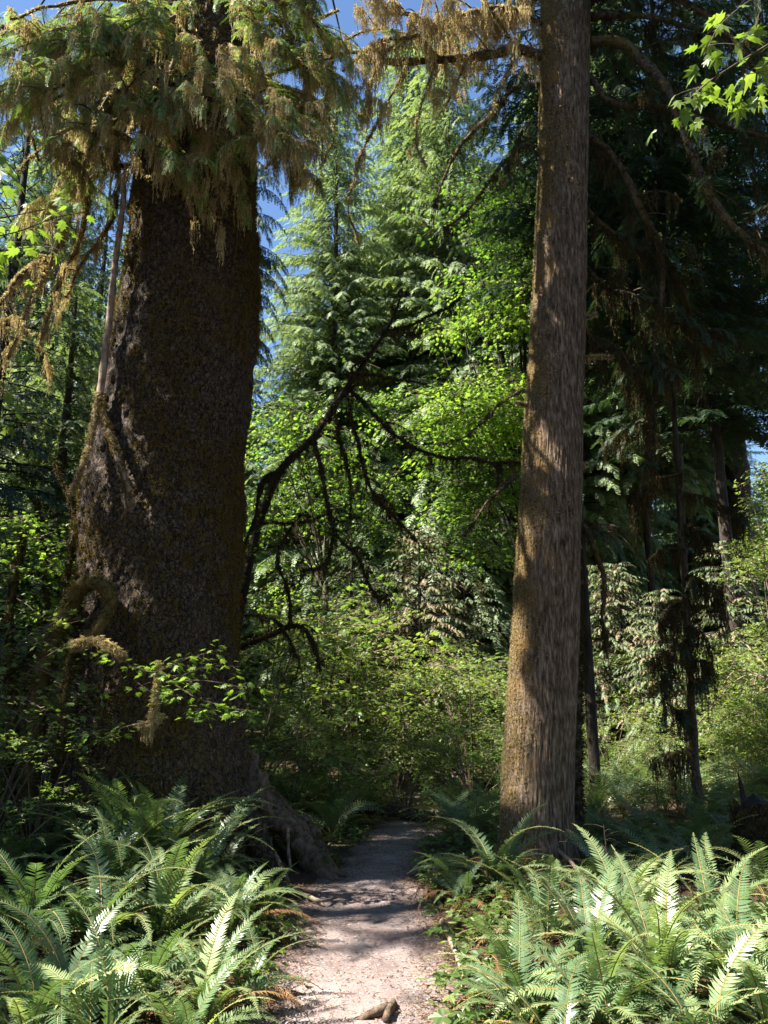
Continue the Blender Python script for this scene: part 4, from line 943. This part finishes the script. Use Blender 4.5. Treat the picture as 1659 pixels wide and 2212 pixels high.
# the far wood: one mass
def far_wood():
    lo = crown(1.5, 20, 3.4, 230, TW_FAR[:1], 'cone', .42, 1.2, .05, -.8, .7).tpl(); mb = MB()
    n = 74; Y = U(40, 66, n); px = np.linspace(-250, 1900, n) + U(-20, 20, n); X = (px - CX) / F * Y
    s_ = U(.72, 1.0, n); s_[(px > 1570) & (px < 1660)] *= .7; s_[(px > 520) & (px < 640)] *= .6
    mb.inst(lo, rot_z(U(0, 6.28, n)) * np.stack([np.full(n, 1.1), np.full(n, 1.1), s_], -1)[:, None, :], np.stack([X, Y, 0 * Y], -1), U(-.15, .1, n))
    n = 60; Y = U(70, 110, n); px = np.linspace(-250, 1900, n); X = (px - CX) / F * Y; h_ = U(.9, 1.2, n); h_[((px > 520) & (px < 640)) | ((px > 1560) & (px < 1670))] *= .7
    mb.inst(lo, rot_z(U(0, 6.28, n)) * np.stack([np.full(n, 1.6), np.full(n, 1.6), h_], -1)[:, None, :], np.stack([X, Y, 0 * Y], -1), U(-.15, .1, n))
    tag(mb.build('far_forest', [M['conifer'], M['far_bark']]), 'distant mass of conifers closing the view behind everything', 'forest', kind='stuff')
far_wood()

# far leaning trunk on the right
ft = thing('spruce_tree', 'distant straight purplish trunk near the right edge with sky beside it', 'tree')
P = smooth_path([np.append(W(1640, 1640, 23)[:2], -.2), W(1612, 1330, 23), W(1595, 1050, 23), W(1575, 820, 23), W(1555, 560, 23), W(1540, 300, 23)], 80)
mb = MB(); tube(mb, P, np.linspace(.42, .2, 80), 30, .12, 5, .2); mb.build('trunk', M['spruce_bark'], ft, smooth=True)
mb = MB()
for k in range(50):
    i = int(U(34, 79)); bough(mb, U(1.0, 3.0), U(0, 6.28), P[i], TW_FAR, .0, -.9, .16, .5, stem=.02)
mb.build('crown', [M['shaded_conifer'], M['far_bark']], ft)
# thin mossy snag
sn_ = thing('dead_tree', 'thin dark dead trunk hung with black moss, right of the hemlock', 'dead tree')
P = smooth_path([np.append(W(1514, 1815, 11.4)[:2], -.1), W(1505, 1700, 11.4), W(1492, 1500, 11.4), W(1482, 1300, 11.4), W(1474, 1120, 11.4), W(1470, 960, 11.4)], 60)
mb = MB(); tube(mb, P, np.linspace(.075, .03, 60), 10, .3, 9, .2); mb.build('trunk', M['limb_bark'], sn_, smooth=True)
for (px, py, dx, dy) in [(1474, 1130, 60, 40), (1478, 1180, -80, 30), (1480, 1240, 70, 60), (1484, 1290, -60, 60), (1486, 1350, 50, 50), (1488, 1380, -50, 60), (1476, 1060, 110, 60), (1474, 1020, -110, 70), (1494, 1540, -50, -20), (1498, 1620, -60, 20), (1490, 1420, 40, 30)]:
    limb(sn_, [(px, py, 11.4), (px + dx * .6, py + dy * .3, 11.2), (px + dx, py + dy, 11.1)], .018, .007, moss=('dark_moss', 24, .2, 1.0), twigs=5, needles=.4, nmat='shaded_conifer', side=.35)
# rotten stump with a spike
st = thing('tree_stump', 'dark rotten stump with a jagged spike at the right edge', 'stump')
mb = MB(); c = G(1648, 1905); P = np.array([c + [0, 0, z] for z in np.linspace(-.1, .72, 14)]); tube(mb, P, np.linspace(.26, .13, 14), 22, .5, 7, .1); sw = mb.build('stump_wood', M['darkened_bark'], st, smooth=True); mb = MB(); fuzz_on(mb, P, .2, 900, .05); mb.build('moss', M['dark_moss'], sw)
mb = MB(); P = smooth_path([c + [-.05, 0, .6], c + [-.1, 0, .75], c + [-.13, 0, .98]], 10); tube(mb, P, np.linspace(.06, .008, 10), 8, .3, 15, .1); P = smooth_path([c + [0, 0, .66], c + [-.18, 0, .64], c + [-.24, 0, .68]], 8); tube(mb, P, np.linspace(.035, .012, 8), 7, .3, 15, .1); mb.build('spike', M['darkened_bark'], st)
# fallen log beyond the bend, slanting stick and dead sapling on the right
for pts, r, lab, nm in [([(740, 1735, 13.0), (830, 1745, 12.6), (935, 1768, 12.2)], .14, 'fallen mossy log lying beyond the bend of the path', 'fallen_log'),
                        ([(1205, 1835, 7.6), (1240, 1870, 7.3), (1275, 1925, 6.8), (1325, 1985, 6.2)], .018, 'thin broken branch slanting down right of the hemlock foot', 'fallen_branch'),
                        ([(1130, 1900, 6.9), (1180, 1895, 6.8), (1215, 1875, 6.8)], .006, 'bare grey twig arching in front of the hemlock foot', 'bare_twig')]:
    P = smooth_path([W(*p) for p in pts], 40); mb = MB(); tube(mb, P, np.linspace(r, r * .6, 40), 10, .25, 8, .3)
    tag(mb.build(nm, M['limb_bark' if r > .1 else 'pale_bark'], smooth=True), lab, 'log' if r > .1 else 'branch')
ds = thing('dead_sapling', 'leafless spiky grey sapling standing in the shade right of the hemlock', 'sapling')
mb = MB(); c = G(1312, 1950)
tube(mb, smooth_path([c - [0, 0, .05], c + [.02, 0, .3], c + [.01, 0, .62]], 10), np.linspace(.012, .003, 10), 5, .1, 20, .2)
for k in range(26):
    z = U(.15, .6); a = U(0, 6.28); l = U(.08, .22); d = np.array([math.cos(a), math.sin(a), U(-.2, .5)]); tube(mb, smooth_path([c + [.015, 0, z], c + [.015, 0, z] + d * l * .5, c + [.015, 0, z] + d * l + [0, 0, -.03]], 4), [.003, .002, .001, .001], 3, mat=0)
mb.build('twigs', M['twig'], ds)

# ------------------------------------------------------------------ broad-leaved trees and shrubs
def leaf_region(mb, sprays, n, xr, yr, Yr, seed, thr=0., scale=1., ns=.9, tint=0., az=None, poly=None):
    """layered leaf sprays filling a volume, thinned by noise into clusters"""
    c = 0; got = []
    while c < n:
        px, py, Y = U(*xr), U(*yr), U(*Yr)
        if poly is not None and not poly(px, py): continue
        p = W(px, py, Y)
        if in_sun_gap(p) or fbm(p[None] * np.array([ns, ns, ns * 1.6]), 2, seed)[0] < thr: continue
        got.append(p); c += 1
    P = np.array(got); k = len(P)
    a = U(0, 6.28, k)
    for q, tp in enumerate(sprays):
        z = np.arange(k) % len(sprays) == q
        mb.inst(tp, sc(rot_z(a[z]) @ rot_y(U(-.1, .45, z.sum())) @ rot_x(U(-.3, .3, z.sum())), scale * U(.7, 1.3, z.sum())), P[z], .5 + tint + U(-.2, .2, z.sum()))
    return P
def stems_to(mb, base, targets, r0, n=12, tint=.3, wob=.15):
    for p in targets[:n]:
        m = base + (p - base) * .5 + rng.normal(0, wob, 3) + [0, 0, .25]
        tube(mb, smooth_path([base, m, p], 14), np.linspace(r0, r0 * .2, 14), 6, .2, 8, tint)
bm = thing('maple_tree', 'bright sunlit maple with layered yellow-green leaves left of the hemlock', 'tree')
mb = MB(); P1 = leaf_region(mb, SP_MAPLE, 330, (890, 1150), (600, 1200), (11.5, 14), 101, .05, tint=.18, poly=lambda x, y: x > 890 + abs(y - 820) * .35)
leaf_region(mb, SP_MAPLE, 120, (930, 1150), (640, 1010), (11.2, 12.4), 109, .0, tint=.32); leaf_region(mb, SP_MAPLE, 80, (900, 1150), (400, 700), (12, 14.5), 102, .05, tint=-.15)  # leaves of the sunlit patch tinted paler, upper ones darker
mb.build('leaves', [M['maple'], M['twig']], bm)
mb = MB(); b0 = W(1150, 1500, 13); b0[2] = -.1; top = W(1040, 600, 12.8); P = smooth_path([b0, W(1160, 1300, 12.9), W(1140, 1000, 12.9), top], 40); tube(mb, P, np.linspace(.09, .03, 40), 10, .2, 6, .4); stems_to(mb, P[22], P1, .035, 26); stems_to(mb, P[12], P1[26:], .035, 14); mb.build('trunk', M['darkened_bark'], bm, smooth=True)
b2 = thing('maple_tree', 'shadier maple spreading behind the dark leaning stem, right of the giant spruce', 'tree')
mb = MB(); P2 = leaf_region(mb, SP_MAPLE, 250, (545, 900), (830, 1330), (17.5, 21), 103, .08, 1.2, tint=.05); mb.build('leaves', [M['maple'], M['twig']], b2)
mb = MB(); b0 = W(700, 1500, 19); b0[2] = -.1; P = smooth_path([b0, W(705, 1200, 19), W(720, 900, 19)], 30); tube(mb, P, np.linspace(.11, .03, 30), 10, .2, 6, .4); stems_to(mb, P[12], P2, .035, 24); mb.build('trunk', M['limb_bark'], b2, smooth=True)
b3 = thing('broadleaf_tree', 'light green leafy tree at the right edge in front of the distant trunk', 'tree')
mb = MB(); P3 = leaf_region(mb, SP_SHRUB, 420, (1500, 1720), (990, 1620), (14.5, 18), 104, .0, 1.25, tint=.12, poly=lambda x, y: x > 1690 - (y - 900) * .35); mb.build('leaves', [M['shrub'], M['twig']], b3)
mb = MB(); b0 = W(1690, 1600, 16); b0[2] = -.1; P = smooth_path([b0, W(1680, 1300, 16), W(1670, 1000, 16)], 30); tube(mb, P, np.linspace(.06, .02, 30), 8, .2, 6, .1); stems_to(mb, P[8], P3, .018, 26); mb.build('trunk', M['pale_bark'], b3, smooth=True)

def shrub_mesh(seed, n=170, w=1.0):
    mb = MB(); st_ = MB(); k = n
    u = rng.random(k) ** .6; a = U(0, 6.28, k); z = rng.random(k) ** .75; rr = (.25 + .75 * np.sin(np.clip(z, 0, 1) * 2.6 + .25)) * .5 * w * np.sqrt(u)
    P = np.stack([rr * np.cos(a), rr * np.sin(a), .12 + .85 * z], -1); ok = fbm(P * 3.2, 2, seed + 5) > -.12; P = P[ok]; a = a[ok]; z = z[ok]; k = len(P); P += fbm(P * 3, 2, seed)[:, None] * np.array([.1, .1, .12])
    kinds = SP_SHRUB if seed % 2 == 0 else SP_VINE
    for q, tp in enumerate(kinds):
        s_ = np.arange(k) % len(kinds) == q
        mb.inst(tp, sc(rot_z(a[s_] + U(-.6, .6, s_.sum())) @ rot_y(U(-.7, .3, s_.sum())), (.42 if seed % 2 == 0 else .5) * U(.5, 1.4, s_.sum())), P[s_], .5 + U(-.25, .25, s_.sum()) + .15 * (P[s_][:, 2] - .5))
    for p in P[:14]: tube(st_, smooth_path([[0, 0, -.05], p * np.array([.4, .4, .5]), p], 8), np.linspace(.009, .002, 8), 4, tint=.3)
    return mb.mesh('foliage', [M['shrub'], M['twig']]), st_.mesh('stem', M['twig'])
SHR = [shrub_mesh(200 + s_) for s_ in range(4)]
def shrub(px, Y, top, label, w=1.1, v=0, group='shrubs'):
    z = W(px, top, Y)[2]; X = xw(px, Y); t = thing('shrub', label, 'shrub', group, (X, Y, float(gz(X, Y)))); t.rotation_euler.z = U(0, 6.28)
    h = z * 1.02; t.scale = (h * w, h * w, h); link('foliage', SHR[v % 4][0], t); link('stem', SHR[v % 4][1], t)
for k, a in enumerate([
    (575, 15, 1340, 'shrub lit bright green just right of the giant spruce trunk'), (690, 16, 1310, 'tall bright shrub between the spruce and the centre'), (640, 12.5, 1560, 'darker low shrub in the shade right of the spruce'),
    (770, 15, 1400, 'sunlit shrub left of the rusty conifer'), (850, 16, 1400, 'sunlit shrub at the foot of the rusty conifer'), (930, 14.5, 1440, 'brightest rounded shrub in the centre'),
    (1010, 13.5, 1425, 'yellow-green shrub just left of the hemlock trunk'), (1080, 14.5, 1480, 'shrub half hidden by the left side of the hemlock'), (740, 12, 1600, 'shaded shrub low in the middle, left one'),
    (870, 12.5, 1590, 'shaded shrub low in the middle, right one'), (1000, 12, 1560, 'low shrub over the ferns left of the hemlock foot'), (560, 12, 1420, 'dark shrub touching the right side of the spruce trunk'),
    (1290, 17, 1540, 'shrub just right of the hemlock, above the lit ferns'), (1370, 16.5, 1590, 'low pale shrub below the tan young conifer'), (1450, 19, 1440, 'shrub behind the thin snag'),
    (1545, 18, 1470, 'shrub right of the thin snag'), (1620, 16, 1500, 'leafy shrub low at the right edge'), (1560, 15.5, 1590, 'low shrub under the right edge tree'), (1250, 20, 1420, 'farther shrub peeping past the hemlock'),
    (40, 12, 1420, 'dark shrub at the left edge behind the mossy stems'), (120, 11.5, 1500, 'dark shrub left of the spruce foot'), (20, 9.3, 1700, 'low shaded shrub at the left edge above the ferns'), (110, 9.0, 1760, 'low leafy shrub beside the spruce foot, in shade'),
    (35, 7.9, 1500, 'dark leafy shrub over the left foot of the giant spruce, behind the mossy stems'), (135, 7.7, 1590, 'dim shrub between the mossy looping stem and the fern bank'), (-20, 8.2, 1380, 'tall dim shrub cut by the left edge'),
]): shrub(*a, v=k)

# vine maple at the left: curved mossy trunk, hanging stem, lit leafy branch
vm = thing('vine_maple', 'mossy vine maple with a looping stem and lit leafy branch before the giant spruce', 'tree')
def mossy_stem(pts, r0, r1, name='branch', parent=vm, dens=420, size=.04, mm='green_moss', hm=6, tint=0.):
    A = np.array([W(*p) for p in pts]); L = np.linalg.norm(np.diff(A, axis=0), axis=1).sum(); n = max(14, int(L / .05)); P = smooth_path(A, n); R = np.linspace(r0, r1, n) * (1 + .18 * fbm(P * 4, 2, 5))
    mb = MB(); tube(mb, P, R, 12, .25, 12, .7); o = mb.build(name, M['limb_bark'], parent, smooth=True)
    mb = MB(); fuzz_on(mb, P, R, dens, size, 0, tint); hang_moss(mb, P, R, hm, .04, .22, 0, tint); mb.build('moss', M[mm], o); return P
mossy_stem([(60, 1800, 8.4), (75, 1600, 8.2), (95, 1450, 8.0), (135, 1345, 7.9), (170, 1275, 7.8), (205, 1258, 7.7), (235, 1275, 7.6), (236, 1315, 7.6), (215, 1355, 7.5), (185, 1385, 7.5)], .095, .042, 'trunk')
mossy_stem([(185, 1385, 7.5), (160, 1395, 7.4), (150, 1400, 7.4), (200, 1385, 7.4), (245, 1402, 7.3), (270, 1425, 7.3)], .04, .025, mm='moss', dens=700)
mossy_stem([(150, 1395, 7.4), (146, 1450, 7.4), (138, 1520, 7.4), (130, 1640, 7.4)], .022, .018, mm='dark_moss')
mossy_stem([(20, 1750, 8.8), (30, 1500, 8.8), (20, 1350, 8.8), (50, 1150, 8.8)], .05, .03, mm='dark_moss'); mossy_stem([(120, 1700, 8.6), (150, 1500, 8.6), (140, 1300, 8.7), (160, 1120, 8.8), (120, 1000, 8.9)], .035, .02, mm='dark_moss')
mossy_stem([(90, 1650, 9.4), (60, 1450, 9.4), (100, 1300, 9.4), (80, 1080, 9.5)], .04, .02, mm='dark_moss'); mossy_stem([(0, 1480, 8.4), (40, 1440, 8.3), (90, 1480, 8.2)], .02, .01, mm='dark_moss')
def leafy_branch(parent, mains, leafspec, size, mat, leafn, spread, tint=0., wood='twig', r=.006, tpls=MAPLE, droop=.05, up=.3, cat=True):
    wd, lf = MB(), MB()
    for pts in mains:
        A = np.array([W(*p) for p in pts]); P = smooth_path(A, 30); tube(wd, P, np.linspace(r, r * .35, 30), 5, .2, 20, .4)
        n = leafn; i = np.clip((U(.1, 1, n) * 30).astype(int), 0, 29); a = U(0, 6.28, n); d = spread * U(.3, 1, n)
        Q = P[i] + np.stack([np.cos(a) * d, np.sin(a) * d, rng.normal(0, spread * .22, n) - droop * d], -1)
        for q in range(n):
            if q % 2 == 0: tube(wd, smooth_path([P[i[q]], (P[i[q]] + Q[q]) / 2 + [0, 0, .01], Q[q]], 4), [.0022, .0018, .0014, .001], 3, tint=.5)
        az = a + rng.normal(0, .6, n); Mx = sc(rot_z(az) @ rot_y(rng.normal(up, .3, n)) @ rot_x(rng.normal(0, .35, n)), size * U(.65, 1.25, n))
        for q, tp in enumerate(tpls):
            z = np.arange(n) % 3 == q; lf.inst(tp, Mx[z], Q[z], .5 + tint + U(-.25, .25, z.sum()))
    wd.build('twig', M[wood], parent); lf.build('leaves', M[mat], parent)
leafy_branch(vm, [[(225, 1400, 7.4), (290, 1440, 7.3), (340, 1450, 7.2), (400, 1420, 7.2)], [(300, 1445, 7.3), (380, 1460, 7.2), (450, 1440, 7.2), (520, 1440, 7.2)], [(340, 1455, 7.3), (400, 1425, 7.3), (470, 1405, 7.3)], [(350, 1475, 7.2), (430, 1470, 7.1), (500, 1480, 7.1), (545, 1500, 7.1)], [(380, 1480, 7.2), (430, 1510, 7.1), (500, 1530, 7.1), (545, 1540, 7.1)],
    [(290, 1470, 7.3), (340, 1500, 7.2), (400, 1500, 7.2)], [(420, 1530, 7.2), (470, 1545, 7.2)]], None, .085, 'maple', 34, .17, tint=.35)  # tint raised so the branch reads as sunlit
leafy_branch(vm, [[(345, 1560, 7.2), (270, 1570, 7.1), (215, 1600, 7.1), (160, 1620, 7.1)], [(215, 1590, 7.1), (180, 1580, 7.1)]], None, .08, 'maple', 9, .12, tint=.0)
mossy_stem([(345, 1430, 7.3), (335, 1500, 7.25), (330, 1550, 7.2), (325, 1575, 7.2)], .012, .02, mm='moss', hm=26, dens=500)
mossy_stem([(300, 1565, 7.2), (325, 1570, 7.2), (350, 1545, 7.2)], .02, .012, mm='moss', hm=40, dens=600)
mb = MB(); leaf_region(mb, SP_VINE, 70, (-40, 185), (1110, 1330), (8.6, 10), 105, -.1, 1, tint=.25); leaf_region(mb, SP_VINE, 80, (-40, 200), (1330, 1720), (8.6, 10.5), 106, -.1, 1, tint=-.2); mb.build('leaves', [M['maple'], M['twig']], vm)  # sunlit upper leaves tinted paler, shaded lower ones darker

# dark leaning maple stem behind the spruce, black against the lit wood
lm = thing('leaning_maple', 'dark leaning maple stem with long moss-hung arms right of the giant spruce', 'tree')
DM = dict(bark='darkened_bark', moss=('dark_moss', 11, .08, .38), twigs=3, needles=0, side=.45, fz=150, fzs=.04)
P = smooth_path([np.append(W(470, 1700, 10.9)[:2], -.1), W(500, 1430, 10.7), W(530, 1250, 10.5), W(562, 1120, 10.4), (W(610, 1012, 10.2)), W(680, 940, 10.1), W(740, 850, 10), W(800, 765, 9.9), W(842, 700, 9.9), W(870, 630, 9.9)], 100)
mb = MB(); tube(mb, P, np.interp(np.arange(100), [0, 45, 75, 99], [.085, .05, .032, .01]), 12, .2, 9, .1); o = mb.build('trunk', M['darkened_bark'], lm, smooth=True)
mb = MB(); fuzz_on(mb, P, .06, 160, .04); hang_moss(mb, P[:60], np.full(60, .1), 8, .1, .35); mb.build('moss', M['dark_moss'], o)
for pts, r0 in [([(752, 842, 10), (800, 885, 9.9), (860, 950, 9.8), (960, 990, 9.7), (1050, 995, 9.6), (1130, 1003, 9.5)], .035), ([(675, 945, 10.1), (700, 1040, 10), (725, 1150, 9.9), (770, 1200, 9.9), (800, 1270, 9.9), (825, 1300, 9.9)], .04), ([(745, 850, 10), (770, 950, 9.9), (800, 1050, 9.8), (850, 1110, 9.8), (900, 1170, 9.8)], .035),
                ([(725, 1150, 9.9), (700, 1215, 9.8), (650, 1230, 9.8)], .022), ([(612, 1012, 10.2), (570, 1040, 10.1), (550, 1120, 10.1), (530, 1180, 10.1)], .05), ([(520, 1400, 10.6), (580, 1375, 10.4), (640, 1350, 10.3), (680, 1400, 10.2), (690, 1450, 10.2)], .06), ([(630, 1355, 10.3), (625, 1280, 10.3), (600, 1200, 10.3), (650, 1110, 10.3)], .03), ([(530, 1330, 10.5), (600, 1340, 10.3), (640, 1420, 10.2)], .03),
                ([(800, 765, 9.9), (760, 800, 9.8), (830, 815, 9.7), (920, 835, 9.7)], .018), ([(560, 1130, 10.4), (640, 1130, 10.2), (720, 1110, 10.1)], .02), ([(720, 880, 10), (740, 970, 9.9), (760, 1060, 9.9), (750, 1150, 9.9)], .02), ([(835, 715, 9.9), (900, 700, 9.8), (1000, 640, 9.7)], .012)]:
    limb(lm, pts, r0 * .72, r0 * .25, **DM)
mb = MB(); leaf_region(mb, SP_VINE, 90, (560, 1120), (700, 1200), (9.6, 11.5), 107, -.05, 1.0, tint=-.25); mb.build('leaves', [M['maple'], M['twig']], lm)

# maple boughs hanging into the picture close to the camera
for nm_lab, mains, n, size in [
    ('bright translucent maple leaves hanging in at the top right corner', [[(1720, 60, 3.9), (1620, 120, 3.8), (1540, 170, 3.8), (1480, 220, 3.8), (1450, 235, 3.8)], [(1720, -30, 3.9), (1640, -10, 3.9), (1560, 50, 3.8), (1520, 120, 3.8)], [(1730, 110, 4.0), (1660, 150, 3.9), (1610, 160, 3.9)]], 20, .122),
    ('fresh green maple leaves reaching in at the upper left edge', [[(-60, 520, 4.6), (40, 500, 4.6), (120, 470, 4.6), (210, 455, 4.6)], [(-60, 560, 4.6), (20, 540, 4.6), (110, 530, 4.6)], [(-50, 480, 4.7), (60, 460, 4.7), (150, 440, 4.7)]], 16, .105),
    ('few big soft maple leaves at the left edge above the others', [[(-80, 320, 4.2), (-20, 320, 4.2), (20, 330, 4.2)], [(-70, 370, 4.2), (-10, 370, 4.2), (30, 380, 4.2)]], 6, .13),
    ('small cluster of sunlit leaves at the left edge half way down', [[(-60, 830, 6), (0, 830, 6), (40, 850, 6)], [(-60, 900, 6), (-5, 900, 6), (20, 900, 6)]], 12, .12),
]:
    t = thing('maple_branch', nm_lab, 'branch', 'maple branches reaching into view'); leafy_branch(t, mains, None, size, 'maple_near', n, .16, wood='twig', r=.006, up=.75, droop=.3)

# spruce boughs hung with moss at the left edge, over the far wood
lf_ = thing('mossy_branch', 'moss-covered bare branches hanging at the left edge beside the broken limb', 'branch')
for pts in [[(170, 380, 8.6), (150, 470, 8.5), (110, 560, 8.4), (70, 640, 8.3), (20, 780, 8.3)], [(200, 400, 8.7), (170, 520, 8.6), (130, 600, 8.5), (100, 700, 8.4), (80, 760, 8.4)], [(110, 560, 8.4), (60, 580, 8.3), (10, 640, 8.2), (-30, 700, 8.2)], [(250, 420, 8.7), (240, 480, 8.6), (180, 560, 8.6), (140, 640, 8.6)], [(-40, 700, 8.2), (20, 690, 8.2), (60, 720, 8.2)]]:
    limb(lf_, pts, .028, .012, moss=('moss', 12, .1, .45), twigs=4, needles=.0, side=.5, fz=260, fzs=.035)

# ------------------------------------------------------------------ crown of the big spruce above the picture and unseen trees added at left to shade the place
def upper_crown(parent, z, x, Y, z0, z1, R, nb, keep):
    mb = MB()
    for k in range(nb):
        h = rng.random(); zz = z0 + (z1 - z0) * h; L = R * (1 - h * .7) * U(.6, 1.1); az = k * 2.39996
        b = np.array([np.interp(zz, z, x), Y, zz])
        bough(mb, L, az, b, TW_FAR, .1, -.7, .2, .7, hang=.8, stem=.05, keepv=keep)
    mb.build('crown', [M['shaded_conifer'], M['limb_bark']], parent)
def frame_free(p):
    """stays above the picture's upper edge or behind the branches near it"""
    d = p - np.array([0, 0, EYE]); up = -sp * d[..., 1] + cp * d[..., 2]; f = cp * d[..., 1] + sp * d[..., 2]
    return (f < .5) | (up > .70 * f)
upper_crown(spruce, sz, sx, YS, 13.5, 34, 5.0, 230, lambda p: frame_free(p) & ~in_sun_gap(p))
upper_crown(hemlock, hz, hx, YH, 11.8, 29, 3.6, 130, lambda p: frame_free(p) & ~in_sun_gap(p))
for (x, y, H, R, lab) in [(-9.6, 7.9, 24, 3.4, 'unseen conifer added for shade, left beside the giant spruce'), (-11.5, 12.6, 15, 3.3, 'unseen conifer added for shade, left behind the giant spruce'), (-7.4, 6.3, 12.6, 2.9, 'unseen conifer added for shade, left of the fern bank'), (-11.5, 3.95, 27, 3.5, 'tall unseen conifer added for shade, farther left'), (-8.6, 9.9, 13.6, 2.9, 'shorter unseen conifer added for shade, left behind the mossy stems'), (-9.3, 12.0, 14, 2.7, 'bushy unseen conifer added for shade, behind the shorter one')]:
    t = thing('conifer_tree', lab, 'tree', 'unseen shade conifers added at left', (x, y, 0))
    mb = crown(3.0, H, R, 330, TW_FAR, 'cone', .2, .75, .1, -.7, .8, keep=lambda p: ~in_sun_gap(p), origin=np.array([x, y, 0.]))  # sprays left out where they would block the chosen sun patches
    mb.build('crown', [M['shaded_conifer'], M['far_bark']], t)
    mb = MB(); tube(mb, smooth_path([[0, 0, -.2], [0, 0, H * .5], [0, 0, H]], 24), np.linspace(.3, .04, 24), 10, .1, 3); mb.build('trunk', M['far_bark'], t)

for (x, y, H, v, lab) in [(6.5, -3, 24, 0, 'conifer standing behind the viewpoint on the right'), (-5.5, -5, 24, 1, 'conifer standing behind the viewpoint on the left'), (1.5, -9, 26, 2, 'conifer straight behind the viewpoint'), (11, 3, 26, 0, 'conifer off to the right of the ferns'),
                         (12.5, 9, 24, 2, 'conifer off to the right of the stump'), (-13, -3, 24, 1, 'conifer off to the left behind the viewpoint'), (8, -11, 28, 1, 'tall conifer farther behind the viewpoint'), (-8, -12, 28, 0, 'tall conifer farther behind to the left')]:
    t = thing('conifer_tree', lab, 'tree', 'conifers around the viewpoint', (x, y, 0)); me, h = CRD[v]; o = link('crown', me, t); o.scale = (1, 1, (H - 1) / h); o.location = (0, 0, 1)
    mb = MB(); tube(mb, smooth_path([[0, 0, -.2], [0, 0, H * .5], [0, 0, H]], 24), np.linspace(.3, .04, 24), 10, .1, 3); mb.build('trunk', M['far_bark'], t)
